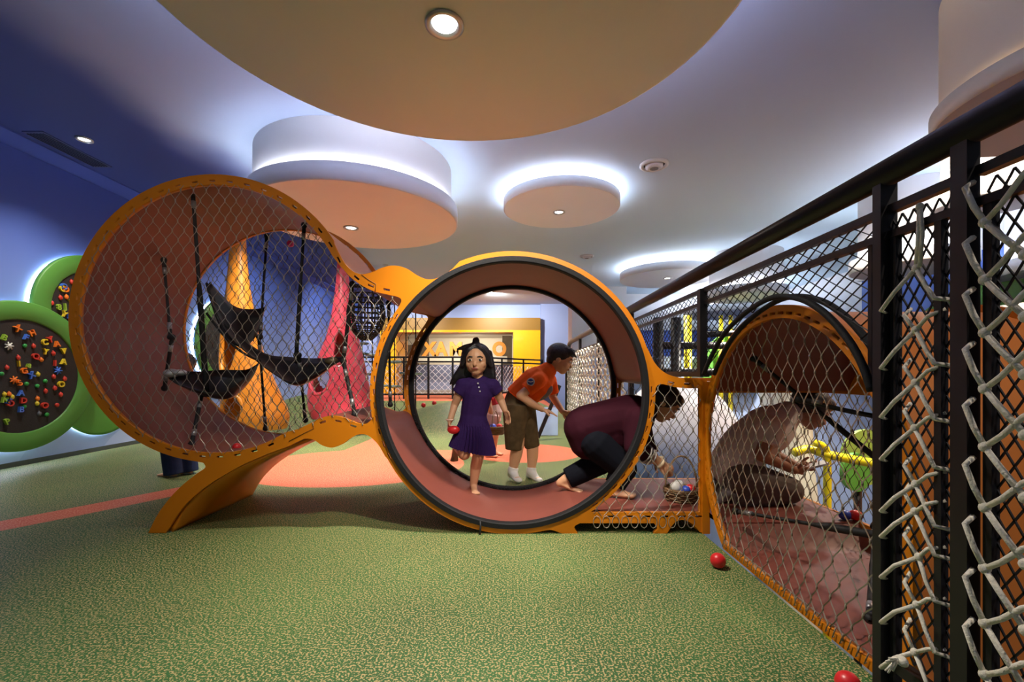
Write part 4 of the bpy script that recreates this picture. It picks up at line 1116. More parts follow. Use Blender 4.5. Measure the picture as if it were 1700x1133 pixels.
def hand(b, w, d, nrm, L, curl=.5, side=1, spread=.1):
    """w wrist, d direction of the hand, nrm palm normal, side: which edge carries the thumb"""
    d = V(d).normalized(); nrm = V(nrm); nrm = (nrm-d*nrm.dot(d)).normalized(); x = d.cross(nrm).normalized()*side
    w = V(w)
    b.cap(w-d*L*.05, L*.15, w+d*L*.40, L*.21, flat=nrm, k=.5)
    for i, (o, ln) in enumerate(((.30, .46), (.10, .52), (-.10, .48), (-.29, .38))):
        base = w+d*L*.46+x*L*o*.62; dd = (d+x*o*spread).normalized(); c = curl*(1+.12*i)
        r0 = L*.055
        a1 = (dd*math.cos(c*.6)+nrm*math.sin(c*.6)); m1 = base+a1*L*ln*.42
        a2 = (dd*math.cos(c*1.5)+nrm*math.sin(c*1.5)); m2 = m1+a2*L*ln*.32
        a3 = (dd*math.cos(c*2.1)+nrm*math.sin(c*2.1)); m3 = m2+a3*L*ln*.24
        b.chain([(base, r0*1.1), (m1, r0), (m2, r0*.92), (m3, r0*.8)], n=10)
    tb = w+d*L*.12+x*L*.16; t1 = tb+(d*.6+x*.75+nrm*.25).normalized()*L*.22; t2 = t1+(d*.85+x*.25+nrm*.45).normalized()*L*.2
    b.chain([(tb, L*.085), (t1, L*.07), (t2, L*.055)], n=10)
def foot(b, ank, d, L, up=V((0, 0, 1)), r=.03, toes=True):
    """ank = ankle joint; sole lies 1.35 r... below along -up"""
    d, x, u = frame(d, up); ank = V(ank); h = L*.26
    heel = ank-u*h*.62-d*L*.12; ball_ = ank-u*h*.78+d*L*.52
    b.cap(ank, r, heel, L*.15); b.cap(heel, L*.15, ball_, L*.17, flat=u, k=.62); b.cap(ank, r*.95, ball_-d*L*.12, L*.13)
    if toes:
        for i in range(5):
            o = (-.8+i*.4); q = ball_+x*o*L*.17+d*L*(.17-.05*abs(o+.4)); b.cap(ball_+x*o*L*.13, L*.07, q, L*(.062 if i else .075))
def J(px, py, d): return P(px, py, d)

# ---------------------------------------------------------------- girl in the purple polo dress
D = 3.28
t = thing('person', (P(790, 820, D)[0], D, .06), 'girl in purple polo dress running barefoot through the middle ring', 'person', 'children playing')
hc = J(791.5, 600, D); R = .108
b = Blob(); f, r, u = head(b, hc, (-.06, -1, -.02), (0, 0, 1), R)
nk = J(793, 630, D+.01); ch = J(793, 655, D); wa = J(786, 690, D); hp_ = J(786, 708, D)
b.cap(hc-u*R*.6-f*R*.1, .043, nk, .042)
b.cap(nk-V((0, 0, .02)), .05, ch, .088, flat=(0, 1, 0), k=.75); b.cap(ch, .095, wa, .082, flat=(0, 1, 0), k=.78); b.cap(wa, .082, hp_, .10, flat=(0, 1, 0), k=.8)
shl = J(768, 640, D); ell_ = J(755, 672, D+.02); wrl = J(747, 699, D-.03)
shr = J(819, 641, D); elr = J(831, 664, D+.05); wrr = J(838, 681, D+.02)
b.chain([(shl, .042), (J(762, 655, D), .036), (ell_, .029), (wrl, .021)]); b.chain([(shr, .042), (elr, .030), (wrr, .022)])
hand(b, wrl, J(745, 716, D-.06)-wrl, (1, -.2, -.2), .125, .7, 1); hand(b, wrr, J(846, 700, D+.02)-wrr, (-.6, -.5, 0), .12, .35, -1)
hl = J(773, 716, D); kn_l = J(771, 754, D-.06); an_l = J(757, 742, D+.24)
hr = J(797, 716, D); kn_r = J(794, 757, D-.05); an_r = J(786, 806, D+.02)
b.chain([(hr, .066), (kn_r, .043), (J(790, 775, D+.01), .042), (an_r, .027)]); b.chain([(hl, .066), (kn_l, .045), (an_l, .028)])
foot(b, an_r, (.22, -1, 0), .165, r=.027)
foot(b, an_l, (-.15, .5, -1), .165, up=V((0, 1, .4)), r=.027)
build('body', b.remesh('body', .0045, 5), mskin, t)
face(t, hc, f, r, u, R)
hb = Blob(); M = Matrix((r, f, u)).transposed()
hb.ball(hc+u*R*.30-f*R*.22, (R*.98, R*.98, R*.98), 20, 14, M)
rnd = random.Random(11)
for i in range(16):
    a = -1+2*i/15; s_ = math.copysign(1, a); side = abs(a)
    p0 = hc+r*a*R*.85+u*R*.55-f*R*(.55-.52*side); p1 = hc+r*a*R*1.0-u*R*.35-f*R*(.55-.35*side)
    sw = .22 if s_ > 0 else .0
    p2 = hc+r*(a*R*1.12+sw*R*side*2)-u*R*(1.15+rnd.uniform(-.1, .1))-f*R*(.45-.25*side); p3 = p2+r*(a*R*.1+sw*R)-u*R*(.35+rnd.uniform(-.15, .2))
    hb.chain([(p0, R*.22), (p1, R*.24), (p2, R*.20), (p3, R*.07)], n=10)
for s_ in (-1, 1):                                    # parted in the middle, swept to the sides
    for k in range(4):
        q = .15+.22*k
        hb.chain([(hc+r*s_*R*.08+u*R*(1.10-.02*k)+f*R*(.38-.2*k), R*.13), (hc+r*s_*R*(.48+.05*k)+u*R*(.78-.04*k)+f*R*(.52-.2*k), R*.13), (hc+r*s_*R*(.86+.03*k)+u*R*.28+f*R*(.30-.18*k), R*.13), (hc+r*s_*R*.96-u*R*.3+f*R*(.14-.1*k), R*.14)], n=10)
hb.chain([(hc+u*R*1.15, R*.2), (hc+u*R*1.38+r*R*.05, R*.26), (hc+u*R*1.52, R*.14)])
hb.chain([(hc+u*R*1.1+r*R*.3, R*.16), (hc+u*R*.98+r*R*.8, R*.17), (hc+u*R*.82+r*R*1.3, R*.09)])
build('hair', hb.remesh('hair', .006, 3), mhair, t)
sh = Blob(); mpur = pm('purple_polo', '321e52', .8, spec=.12, var=.15, scale=30, sheen=.0, bump=.15, bscale=90)
sh.cap(nk-V((0, 0, .008)), .055, ch, .104, flat=(0, 1, 0), k=.78); sh.cap(ch, .110, wa, .098, flat=(0, 1, 0), k=.82); sh.cap(wa, .098, hp_, .116, flat=(0, 1, 0), k=.84, ends=False)
sh.cap(J(781, 637, D), .05, J(805, 637, D), .05, flat=(0, 1, 0), k=.9)
sh.cap(shl+V((.02, 0, .01)), .055, J(761, 654, D), .053, ends=False); sh.cap(shl+V((.03, 0, 0)), .055, shl, .053)
sh.cap(shr+V((-.02, 0, .01)), .055, J(826, 652, D+.02), .053, ends=False); sh.cap(shr-V((.03, 0, 0)), .055, shr, .053)
dress = build('dress', sh.remesh('dress', .006, 4), mpur, t)
m = MB(); vs = []; fs = []; n = 72                     # pleated skirt
for i, (py, rx, ry, am, cx) in enumerate(((700, .108, .088, .0, 786), (712, .122, .10, .006, 786), (726, .138, .112, .011, 786), (740, .155, .125, .014, 785), (748, .160, .13, .015, 784))):
    c = J(cx, py, D)
    vs += [c+V(((rx+am*(1 if k % 2 else -1))*math.cos(2*PI*k/n), (ry+am*(1 if k % 2 else -1))*math.sin(2*PI*k/n), .035*math.cos(2*PI*k/n)*(i/4)*-1)) for k in range(n)]
for i in range(4):
    for k in range(n): fs.append((i*n+k, i*n+(k+1) % n, (i+1)*n+(k+1) % n, (i+1)*n+k))
m.add(vs, fs); sub('skirt', m, mpur, dress)
m = MB(); m.tube([nk+V((.05*math.sin(a), -.05*math.cos(a)-.0, -.012-.012*math.cos(a))) for a in [x/8*2.2 for x in range(-8, 9)]], .012, 8)
sub('collar', m, mpur, dress)
for k in range(3): sub('button', MB().ball(J(793.5+k*1.6, 637+k*6.5, D-.083-.004*k), (.006, .004, .006), 8, 6), mwhite, dress)
build('wristband', MB().tube([wrl+V((.026*math.cos(a), .024*math.sin(a), .008)) for a in [2*PI*k/12 for k in range(12)]], .006, 6, closed=True), pm('pale_band', 'd9b6a4', .5), t)
o = build('play_ball', MB().ball((0, 0, 0), (.045, .03, .03), 16, 12), BC['red']); o.location = J(753, 714, D-.085); tag(o, 'red egg-shaped ball in the girl\'s hand', 'ball')

# ---------------------------------------------------------------- boy in the orange shirt
D = 3.98
t = thing('person', (P(865, 798, D)[0], D, 0), 'boy in orange T-shirt and brown shorts bending forward behind the middle ring', 'person', 'children playing')
hc = J(930, 598, D); R = .118; ff = (.94, -.2, -.34); uu = (.34, 0, .94)
b = Blob(); f, r, u = head(b, hc, ff, uu, R)
nk = J(910, 617, D); ch = J(891, 636, D); wa = J(868, 655, D); hp_ = J(862, 672, D)
b.cap(hc-u*R*.5-f*R*.25, .052, nk, .052); b.cap(nk, .07, ch, .12); b.cap(ch, .125, wa, .115); b.cap(wa, .115, hp_, .13)
sn = J(895, 632, D-.15); en = J(864, 657, D-.19); wn = J(900, 680, D-.14)
sf = J(912, 630, D+.14); ef = J(918, 660, D+.16); wf = J(934, 684, D+.05)
b.chain([(sn, .046), (en, .037), (J(880, 669, D-.17), .036), (wn, .025)]); b.chain([(sf, .046), (ef, .036), (wf, .025)])
hand(b, wn, J(938, 692, D-.1)-wn, (.1, .2, -1), .15, .15, -1, .4); hand(b, wf, J(950, 690, D)-wf, (0, -1, -.3), .14, .5, 1)
hn = J(856, 684, D-.08); kn_n = J(860, 738, D-.08); an_n = J(851, 783, D-.06)
hf = J(868, 684, D+.08); kf = J(884, 738, D+.05); af = J(882, 784, D+.04)
b.chain([(hn, .09), (kn_n, .056), (J(856, 758, D-.06), .054), (an_n, .033)]); b.chain([(hf, .09), (kf, .056), (J(884, 758, D+.06), .052), (af, .033)])
foot(b, an_n, (.5, -1, -.1), .19, r=.033, toes=False); foot(b, af, (.75, -1, -.1), .19, r=.033, toes=False)
build('body', b.remesh('body', .005, 5), mskin, t); face(t, hc, f, r, u, R)
hb = Blob(); M = Matrix((r, f, u)).transposed()
hb.ball(hc+u*R*.38-f*R*.20, (R*.95, R*1.0, R*.88), 20, 14, M); hb.ball(hc+u*R*.72+f*R*.42, (R*.68, R*.52, R*.42), 16, 10, M); hb.ball(hc-u*R*.15-f*R*.62, (R*.75, R*.42, R*.5), 14, 10, M)
for k in range(12):
    a = 2*PI*k/12; p = hc+u*R*.75+r*R*.6*math.cos(a)+f*R*(.6*math.sin(a)); hb.cap(p, R*.2, p+u*R*.28+f*R*.25, R*.05, n=8)
for k in range(5): hb.cap(hc+u*R*.85+f*R*.6+r*R*(k-2)*.25, R*.16, hc+u*R*.62+f*R*1.05+r*R*(k-2)*.3, R*.05, n=8)
build('hair', hb.remesh('hair', .007, 3), mhair, t)
mos = pm('orange_red_shirt', 'fb6420', .8, spec=.12, var=.1, scale=20, bump=.12, bscale=60)
sh = Blob(); sh.cap(nk-V((.01, 0, 0)), .085, ch, .142); sh.cap(ch, .15, wa, .138); sh.cap(wa, .138, J(861, 663, D), .14, ends=False)
sh.chain([(ch+V((.03, 0, .03)), .1), (sn, .064)]); sh.cap(sn, .066, J(874, 648, D-.18), .066, ends=False)
sh.chain([(ch+V((.04, 0, .02)), .1), (sf, .064)]); sh.cap(sf, .066, J(917, 654, D+.16), .064, ends=False)
shirt = build('t_shirt', sh.remesh('t_shirt', .007, 5), mos, t)
def badge(c, nrm, R_, col1, col2, parent):
    d, x, u_ = frame(nrm); c = V(c)
    for k, (rr, mt) in enumerate(((1.0, col2), (.72, col1))):
        m = MB(); n = 24; m.add([c+d*(.004*k)+(x*math.cos(2*PI*i/n)+u_*math.sin(2*PI*i/n))*R_*rr for i in range(n)]+[c-d*.02+(x*math.cos(2*PI*i/n)+u_*math.sin(2*PI*i/n))*R_*rr for i in range(n)],
              [tuple(range(n))]+[(i, (i+1) % n, n+(i+1) % n, n+i) for i in range(n)]); sub('sleeve_badge' if k == 0 else 'badge_centre', m, mt, parent)
    m = MB(); m.tube([c+d*.009-x*R_*.6+u_*R_*.15, c+d*.009+u_*R_*.0, c+d*.009+x*R_*.6+u_*R_*.2], .0045, 6); sub('badge_stripe', m, col2, parent)
badge(J(881, 634.5, D-.235), (-.1, -1, -.05), .034, pm('badge_blue', '3b4f9e', .6), pm('badge_white', 'd9cfcb', .6), shirt)
m = MB(); M2 = Matrix((V((.75, -.35, .55)).normalized(), V((.55, .8, -.2)).normalized(), V((-.3, .4, .85)).normalized())).transposed()
m.ball(J(903, 653, D-.045), (.10, .035, .05), 18, 10, M2); sub('chest_print', m, pm('print_grey', '8d8a86', .8), shirt)
mbs = pm('brown_shorts', '54452f', .85, spec=.12, var=.55, scale=16, bump=.25, bscale=25)
sh = Blob(); sh.cap(J(864, 658, D), .128, J(861, 676, D), .15); sh.cap(J(857, 672, D-.07), .125, J(853, 747, D-.08), .076, ends=False); sh.cap(J(867, 672, D+.05), .12, J(884, 743, D+.06), .068, ends=False)
build('shorts', sh.remesh('shorts', .008, 5), mbs, t)
msock = pm('white_sock', 'd5d3d2', .85, var=.05, scale=30)
for a_, dr, q in ((an_n, (.5, -1, -.1), J(853, 776, D-.06)), (af, (.75, -1, -.1), J(882.5, 777, D+.05))):
    sb = Blob(); foot(sb, a_, dr, .215, r=.046, toes=False); sb.cap(a_, .046, q, .046, ends=False); build('sock', sb.remesh('sock', .006, 4), msock, t)

# ---------------------------------------------------------------- child in red behind the girl
D = 5.1
t = thing('person', (P(818, 757, D)[0], D, 0), 'barefoot child in red top and pale shorts carrying a basket behind the girl', 'person', 'children playing')
hc = J(806, 622, D); R = .105
b = Blob(); f, r, u = head(b, hc, (-.7, -.7, -.1), (0, 0, 1), R)
nk = J(809, 642, D); hp_ = J(816, 685, D)
b.cap(hc-u*R*.5, .045, nk, .045); b.cap(nk, .07, J(812, 660, D), .10); b.cap(J(812, 660, D), .10, hp_, .105)
for s_ in (-1, 1):
    q = nk+V((.0, .11*s_, -.03)); b.chain([(q, .04), (J(814, 675, D)+V((0, .15*s_, 0)), .03), (J(819, 697, D)+V((0, .06*s_, 0)), .022)])
    hand(b, J(819, 697, D)+V((0, .06*s_, 0)), (.1, 0, -1), (0, -s_, 0), .11, .9, s_)
    k = J(816+6*s_, 722, D)+V((0, .07*s_, 0)); a_ = J(815+4*s_, 750, D)+V((0, .07*s_, 0)); a_.z = .05
    b.chain([(hp_+V((0, .055*s_, -.03)), .075), (k, .045), (a_, .028)]); foot(b, a_, (.95, -.35, 0), .16, r=.028)
build('body', b.remesh('body', .006, 4), mskin, t); face(t, hc, f, r, u, R)
hb = Blob(); M = Matrix((r, f, u)).transposed(); hb.ball(hc+u*R*.34-f*R*.22, (R*.95, R*.98, R*.9), 18, 12, M); build('hair', hb.remesh('hair', .008, 2), mhair, t)
sh = Blob(); sh.cap(nk-V((0, 0, .01)), .085, J(812, 660, D), .12); sh.cap(J(812, 660, D), .12, J(815, 674, D), .12, ends=False)
for s_ in (-1, 1): sh.cap(nk+V((0, .09*s_, -.03)), .055, J(813, 664, D)+V((0, .14*s_, 0)), .05, ends=False)
build('red_top', sh.remesh('red_top', .008, 4), pm('crimson_top', 'b5303c', .8, spec=.12, bump=.1), t)
sh = Blob(); sh.cap(J(815, 673, D), .118, hp_, .125)
for s_ in (-1, 1): sh.cap(hp_+V((0, .055*s_, -.02)), .10, J(816+3*s_, 703, D)+V((0, .065*s_, 0)), .095, ends=False)
build('pale_shorts', sh.remesh('pale_shorts', .008, 4), pm('pink_white_shorts', 'd3b9b3', .8, spec=.12, var=.15, scale=5), t)

# ---------------------------------------------------------------- figure in jeans behind the left ring
D = 4.15
t = thing('person', (P(296, 790, D)[0], D, 0), 'person in blue jeans standing behind the left ring, only the lower leg showing', 'person', 'children playing')
c0 = P(296, 790, D); b = Blob()
hc = c0+V((.02, .02, 1.02)); R = .105; f, r, u = head(b, hc, (-.9, .3, 0), (0, 0, 1), R)
b.cap(hc-u*R*.5, .045, c0+V((.02, .02, .86)), .05); b.cap(c0+V((.02, .02, .84)), .09, c0+V((.02, .02, .70)), .10); b.cap(c0+V((.02, .02, .7)), .095, c0+V((.02, .02, .52)), .11)
jn = Blob(); jn.cap(c0+V((.02, .02, .60)), .115, c0+V((.02, .02, .5)), .125)
for s_ in (-1, 1):
    q = c0+V((.03*s_, .06*s_, 0))
    b.chain([(q+V((0, 0, .5)), .08), (q+V((0, 0, .27)), .05), (q+V((.02, 0, .06)), .03)]); foot(b, q+V((.02, 0, .055)), (-1, .05, 0), .17, r=.03)
    jn.cap(q+V((0, 0, .5)), .10, q+V((0, 0, .27)), .078); jn.cap(q+V((0, 0, .27)), .078, q+V((.03, 0, .025)), .075, ends=False)
    sh_ = c0+V((.02, .02+.11*s_, .82)); b.chain([(sh_, .04), (sh_+V((.02, .03*s_, -.2)), .03), (sh_+V((-.05, .02*s_, -.36)), .022)]); hand(b, sh_+V((-.05, .02*s_, -.36)), (-.1, 0, -1), (0, -s_, 0), .12, .4, s_)
build('body', b.remesh('body', .006, 4), mskin, t); face(t, hc, f, r, u, R)
build('jeans', jn.remesh('jeans', .008, 4), pm('blue_jeans', '2c3757', .85, spec=.12, var=.25, scale=15, bump=.2), t)
hb = Blob(); M = Matrix((r, f, u)).transposed(); hb.ball(hc+u*R*.34-f*R*.22, (R*.95, R*.98, R*.9), 18, 12, M); build('hair', hb.remesh('hair', .008, 2), mhair, t)
sh = Blob(); sh.cap(c0+V((.02, .02, .83)), .10, c0+V((.02, .02, .55)), .12, ends=False)
for s_ in (-1, 1): sh.cap(c0+V((.02, .02+.08*s_, .83)), .06, c0+V((.02, .02+.14*s_, .70)), .055, ends=False)
build('t_shirt', sh.remesh('t_shirt', .008, 4), pm('grey_shirt', '6a6d78', .8), t)

# ---------------------------------------------------------------- stooping figure in maroon
D = 3.06; FLR = .126
t = thing('person', (P(985, 820, D)[0], D, FLR), 'person in maroon jumper and dark trousers stooping through the tunnel with a basket', 'person', 'children playing')
hc = J(1100, 671, D); R = .115; ff = (.72, -.22, -.62); uu = (.68, 0, .72)
b = Blob(); f, r, u = head(b, hc, ff, uu, R)
nk = J(1076, 681, D); ch = J(1048, 692, D); mid = J(1010, 700, D); hp_ = J(972, 712, D)
b.cap(hc-u*R*.5-f*R*.2, .052, nk, .055); b.cap(nk, .07, ch, .13); b.cap(ch, .13, mid, .125); b.cap(mid, .125, hp_, .13)
sn = J(1058, 695, D-.14); en = J(1052, 742, D-.18); wn = J(1100, 771, D-.10)
sf = J(1062, 692, D+.13); ef = J(1072, 735, D+.16); wf = J(1090, 765, D+.12)
b.chain([(sn, .05), (en, .042), (J(1075, 757, D-.14), .038), (wn, .027)]); b.chain([(sf, .05), (ef, .04), (wf, .027)])
hand(b, wn, J(1125, 784, D-.08)-wn, (-.3, .7, -.5), .15, .9, -1); hand(b, wf, J(1105, 780, D+.1)-wf, (0, -1, -.3), .14, .7, 1)
h1 = J(984, 730, D+.07); k1 = J(996, 768, D+.06); a1 = J(938, 800, D+.07); a1.z = FLR+.075
h2 = J(990, 736, D-.08); k2 = J(1036, 778, D-.09); a2 = J(1018, 812, D-.10); a2.z = FLR+.06
b.chain([(h1, .095), (k1, .062), (a1, .036)]); b.chain([(h2, .095), (k2, .062), (a2, .036)])
foot(b, a1, (1, -.15, -.35), .2, r=.034); foot(b, a2, (1, -.25, 0), .2, r=.034)
build('body', b.remesh('body', .005, 5), mskin, t); face(t, hc, f, r, u, R)
hb = Blob(); M = Matrix((r, f, u)).transposed(); hb.ball(hc+u*R*.34-f*R*.22, (R*.98, R*1.02, R*.94), 20, 14, M); hb.ball(hc-u*R*.2-f*R*.55, (R*.78, R*.5, R*.55), 14, 10, M); hb.ball(hc+u*R*.66+f*R*.45, (R*.66, R*.48, R*.42), 14, 10, M)
build('hair', hb.remesh('hair', .007, 3), mhair, t)
mmr = pm('maroon_jumper', '330f1c', .85, spec=.12, var=.15, scale=12, bump=.2, bscale=20)
sh = Blob(); sh.cap(nk-V((.02, 0, 0)), .09, ch, .152); sh.cap(ch, .158, mid, .152); sh.cap(mid, .152, hp_+V((-.0, 0, .01)), .152); sh.cap(hp_, .15, J(975, 732, D), .13); sh.cap(mid, .14, J(1015, 722, D), .135); sh.cap(hp_+V((.02, 0, 0)), .145, h2+V((0, .03, .02)), .118); sh.cap(hp_+V((.02, 0, 0)), .145, h1, .132)
sh.cap(ch, .12, sn, .075); sh.cap(sn, .078, en, .066); sh.cap(en, .062, J(1078, 758, D-.14), .052, ends=False)
sh.cap(ch, .12, sf, .075); sh.cap(sf, .075, ef, .062); sh.cap(ef, .06, J(1084, 755, D+.13), .05, ends=False)
j_ = build('jumper', sh.remesh('jumper', .008, 18), mmr, t)
m = MB()
for k in range(3):
    q = en.lerp(wn, .38+.09*k); d, x, u_ = frame(wn-en); m.tube([q+(x*math.cos(a)+u_*math.sin(a))*(.061-.004*k) for a in [2*PI*i/16 for i in range(16)]], .006, 6, closed=True)
    o = sub('sleeve_stripe', m, pm('stripe_grey', 'b9b2ae', .8), j_); m = MB()
sh = Blob(); sh.cap(hp_+V((.03, 0, -.03)), .13, J(990, 735, D), .12); sh.cap(h1, .115, k1, .088); sh.cap(k1, .086, a1+(k1-a1).normalized()*.02, .074, ends=False)
sh.cap(h2, .115, k2, .086); sh.cap(k2, .084, a2+(k2-a2).normalized()*.02, .07, ends=False)
build('trousers', sh.remesh('trousers', .008, 5), pm('navy_trousers', '0e1019', .85, spec=.12, var=.2, scale=10, bump=.2, bscale=20), t)
d, x, u_ = frame(wn-en); q = wn-d*.03
build('wristband', MB().tube([q+(x*math.cos(a)+u_*math.sin(a))*.034+d*k for k in (0,) for a in [2*PI*i/16 for i in range(16)]], .011, 8, closed=True), pm('cream_band', 'd8c3a2', .6), t)

# ---------------------------------------------------------------- kneeling figure in the pale shirt
D = 2.92
t = thing('person', (P(1245, 840, D)[0], D, FLR), 'person in pale grey shirt kneeling on the platform inside the right ring', 'person', 'children playing')
hc = J(1345, 681, D); R = .118; ff = (.80, -.25, -.55); uu = (.55, 0, .83)
b = Blob(); f, r, u = head(b, hc, ff, uu, R)
nk = J(1311, 689, D); ch = J(1276, 712, D); mid = J(1238, 740, D); hp_ = J(1222, 776, D)
b.cap(hc-u*R*.5-f*R*.25, .055, nk, .055); b.cap(nk, .075, ch, .13); b.cap(ch, .13, mid, .125); b.cap(mid, .125, hp_, .125)
sn = J(1280, 712, D-.14); en = J(1264, 756, D-.17); wn = J(1318, 781, D-.12)
sf = J(1288, 708, D+.13); ef = J(1285, 755, D+.16); wf = J(1326, 776, D+.06)
b.chain([(sn, .048), (en, .04), (wn, .027)]); b.chain([(sf, .048), (ef, .04), (wf, .027)])
hand(b, wn, J(1350, 783, D-.1)-wn, (.1, .8, .5), .15, .7, 1); hand(b, wf, J(1350, 775, D)-wf, (.1, -.8, .5), .15, .6, -1)
for s_ in (-1, 1):
    h = J(1220, 786, D)+V((0, .09*s_, 0)); k = J(1295, 815, D)+V((0, .10*s_, 0)); k.z = FLR+.07; a_ = J(1192, 822, D)+V((0, .08*s_, 0)); a_.z = FLR+.06
    b.chain([(h, .10), (k, .062)]); b.chain([(k, .058), (a_, .036)]); foot(b, a_, (-1, 0, -.35), .18, up=V((-.3, 0, 1)), r=.034, toes=False)
build('body', b.remesh('body', .005, 5), mskin2, t); face(t, hc, f, r, u, R)
hb = Blob(); M = Matrix((r, f, u)).transposed(); hb.ball(hc+u*R*.36-f*R*.18, (R*.98, R*1.02, R*.94), 20, 14, M); hb.ball(hc-u*R*.15-f*R*.58, (R*.78, R*.48, R*.55), 14, 10, M); hb.ball(hc+u*R*.68+f*R*.45, (R*.68, R*.5, R*.42), 14, 10, M)
build('hair', hb.remesh('hair', .007, 3), mhair, t)
sh = Blob(); sh.cap(nk-V((.02, 0, 0)), .092, ch, .15); sh.cap(ch, .155, mid, .152); sh.cap(mid, .152, hp_+V((-.01, 0, .02)), .155); sh.cap(hp_, .15, J(1225, 788, D), .14)
sh.cap(ch, .12, sn, .075); sh.cap(sn, .08, J(1271, 738, D-.16), .074, ends=False); sh.cap(ch, .12, sf, .075); sh.cap(sf, .078, J(1288, 736, D+.15), .07, ends=False)
build('shirt', sh.remesh('shirt', .008, 12), pm('pale_shirt', 'e6dfdc', .85, spec=.12, var=.08, scale=8, bump=.25, bscale=14), t)
sh = Blob(); sh.cap(hp_+V((0, 0, -.01)), .14, J(1232, 795, D), .14)
for s_ in (-1, 1):
    h = J(1220, 788, D)+V((0, .09*s_, 0)); k = J(1293, 815, D)+V((0, .10*s_, 0)); k.z = FLR+.085
    sh.cap(h, .12, k, .088); sh.cap(k, .082, J(1205, 826, D)+V((0, .09*s_, 0)), .07, ends=False)
build('trousers', sh.remesh('trousers', .008, 5), pm('taupe_trousers', '756b66', .85, spec=.12, var=.15, scale=8, bump=.25, bscale=14), t)
for s_ in (-1, 1):
    a_ = J(1192, 822, D)+V((0, .08*s_, 0)); a_.z = FLR+.06
    sb = Blob(); foot(sb, a_, (-1, 0, -.35), .19, up=V((-.3, 0, 1)), r=.044, toes=False); sb.cap(a_, .044, a_+V((.07, 0, .01)), .046, ends=False); build('sock', sb.remesh('sock', .007, 4), pm('grey_sock', '8f898a', .85), t)
tag(build('paper_slip', MB().bar(J(1336, 777, D-.05), J(1372, 768, D-.08), .09, .012), pm('white_slip', 'd9d8d6', .5)), 'small white packet in the kneeling person\'s hands', 'packet')

# ---------------------------------------------------------------- baskets
mwick = pm('wicker', '7d6244', .7, var=.3, scale=25, bump=.3, bscale=70)
def basket(c, R_, H_, label, fill, handle):
    c = V(c); t = thing('basket', c, label, 'basket', 'wicker egg baskets')
    m = MB(); m.lathe([(.01, .004), (R_*.78, .004), (R_*.82, .02), (R_, H_), (R_*.97, H_), (R_*.79, .024), (.01, .012)], c, 32, cap0=True); build('bowl', m, mwick, t)
    m = MB(); n = 64
    for i in range(5):
        rr = R_*(.84+.16*(i+.5)/5)+.004; m.tube([c+V(((rr+.004*math.sin(8*a+i*PI))*math.cos(a), (rr+.004*math.sin(8*a+i*PI))*math.sin(a), H_*(i+.6)/5.4)) for a in [2*PI*k/n for k in range(n)]], .006, 5, closed=True)
    build('weave', m, mwick, t)['kind'] = 'stuff'
    m = MB(); m.tube([c+V((R_*math.cos(a), R_*math.sin(a), H_)) for a in [2*PI*k/32 for k in range(32)]], .009, 6, closed=True); build('rim', m, mwick, t)
    m = MB(); m.tube([c+V((R_*math.cos(a)*.98*handle[0], R_*math.cos(a)*.98*handle[1], H_+handle[2]*math.sin(a))) for a in [PI*k/16 for k in range(17)]], .006, 6); build('handle', m, mwick, t)
    for k, (dx, dy, dz, col, rr, lb) in enumerate(fill):
        o = build('play_ball', MB().ball((0, 0, 0), (rr, rr, rr), 14, 10), BC[col] if col in BC else col); o.location = c+V((dx, dy, dz)); tag(o, lb, 'ball')
    return t
mwhb = pm('ball_white', 'd2d0cc', .4)
bc = J(1131, 840, 2.90); bc.z = FLR
basket(bc, .105, .075, 'wicker basket standing on the platform under the stooping person\'s hand', [(-.04, -.01, .085, mwhb, .036, 'white ball on the left in the basket on the platform'), (.045, -.035, .08, 'red', .032, 'red egg in the basket on the platform'), (.0, .045, .085, mwhb, .034, 'white ball at the back of the basket on the platform'),
    (.01, -.05, .075, 'blue', .03, 'blue ball in the basket on the platform')], (1, 0, .21))
bc = J(822, 722, 4.9)
basket(bc, .105, .09, 'wicker basket of balls carried behind the girl', [(-.02, -.045, .09, 'blue', .036, 'blue ball in the basket behind the girl'), (.045, .01, .085, 'red', .036, 'red ball in the basket behind the girl')], (.3, .95, .17))
# ================================================================ LIGHT AND CAMERA
w = bpy.data.worlds.new('world'); scene.world = w; w.use_nodes = True
bg = w.node_tree.nodes['Background']; bg.inputs[0].default_value = (*lin('c9cfdf'), 1); bg.inputs[1].default_value = .152
bg.inputs[1].default_value = .15
spot((SP1[0], SP1[1], HC+1.70), (SP1[0]+.1, SP1[1]-.3, 0), 330, 98, 1.0)
spot((SP2[0], SP2[1], HC+1.68), (SP2[0]+.1, SP2[1]+.1, 0), 520, 76, .5)
spot((SP3[0], SP3[1], HC+2.08), (SP3[0]-.2, SP3[1]-.1, 0), 380, 90, .6)
spot((SP4[0], SP4[1], CE-.02), (SP4[0]-.2, SP4[1]+.5, 0), 160, 110, .9)
spot((SP5[0], SP5[1], HC+2.0), (SP5[0], SP5[1], 0), 420, 110, .7)
spot((-3.3, 8.2, CE-.03), (-5.0, 8.8, .9), 170, 120, .8)  # added fill for the left wall behind the cones
spot((-3.6, 11.0, CE-.03), (-5.0, 12.4, 1.2), 170, 130, .8)  # added fill for the far stretch of the left wall
spot((-3.0, 5.5, CE-.03), (-3.35, 6.5, 1.2), 240, 90, .8)  # added fill to brighten the orange cone
spot((-.6, 12.6, CE-.03), (.3, 15, 1.5), 500, 130, .8)  # added fill on the portal and the wall right of it
spot((-3.2, 12.6, CE-.03), (-4, 15, 1.5), 350, 130, .8)  # added fill on the pale wall left of the portal
spot((-1.0, 10.5, CE-.03), (-1.0, 10.5, 0), 500, 120, .7)  # added fill over the floor at the far fence
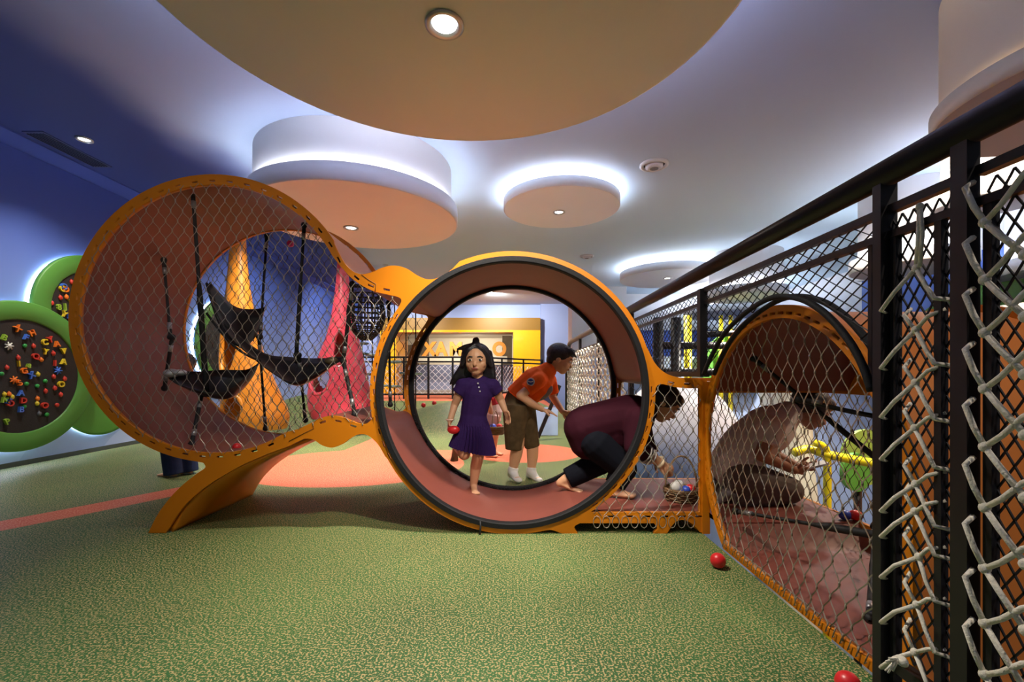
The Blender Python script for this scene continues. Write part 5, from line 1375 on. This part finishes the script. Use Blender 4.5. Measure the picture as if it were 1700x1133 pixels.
spot((4.6, 8.4, 2.3), (4.3, 8.0, -1), 500, 140, .8)  # added light for the void, no fixture modelled
spot((3.6, 4.8, CE-.05), (3.4, 5.6, -2), 400, 130, .8)  # added light over the dome and column in the void
spot((3.6, 2.6, 2.4), (3.9, 3.0, -2), 150, 130, .8, 'ffe6c4')  # added warm light below the right disc
spot((-2.2, 17.6, 3.2), (-2.2, 20, 1.2), 500, 120, .8)
spot((3.6, 3.9, 3.2), (5.2, 4.6, .3), 420, 120, .8, 'ffe9cc')  # added light to brighten the terracotta wall
spot((.35, 1.15, HC+1.69), (-.05, 3.3, .5), 190, 62, .7)  # added front fill on the children and the middle ring
spot((1.9, -.7, CE-.02), (1.5, 1.3, .6), 130, 62, .8, 'ffeedd')  # added fill from behind the camera onto the vault skin and railing
spot((-.75, 1.1, HC+1.69), (-2.0, 2.7, .95), 45, 60, .8); spot((-2.5, 26, 3.2), (-2.5, 28, 1), 600, 160, .8)  # the first is an added fill on the left ring's front
for x, y, lb in ((-3.0, 5.5, 'recessed ceiling downlight nearest to the tall orange cone'), (-3.3, 8.2, 'recessed ceiling downlight above the board behind the orange cone'),
                 (-3.6, 11.0, 'recessed ceiling downlight farthest back along the blue left wall'), (-.6, 12.6, 'recessed ceiling downlight in front of the yellow portal'),
                 (-3.2, 12.6, 'recessed ceiling downlight before the pale back wall left of the portal'), (-1.0, 10.5, 'recessed ceiling downlight above the far black fence')):
    downlight((x, y), CE, .08, lb)  # fixtures made up to go with the added fill spots
cam = bpy.data.cameras.new('camera'); co = bpy.data.objects.new('camera', cam); COL.objects.link(co)
co.location = (0, 0, HC); co.rotation_euler = (PI/2, 0, 0)
cam.sensor_width = 36; cam.sensor_fit = 'HORIZONTAL'; cam.lens = 36*F/1700
cam.shift_y = (HY-566.5)/1700; cam.clip_start = .03
scene.camera = co
vs_ = scene.view_settings
vs_.view_transform = 'Standard'; vs_.look = 'None'; vs_.gamma = 1; vs_.use_curve_mapping = False; vs_.exposure = .4
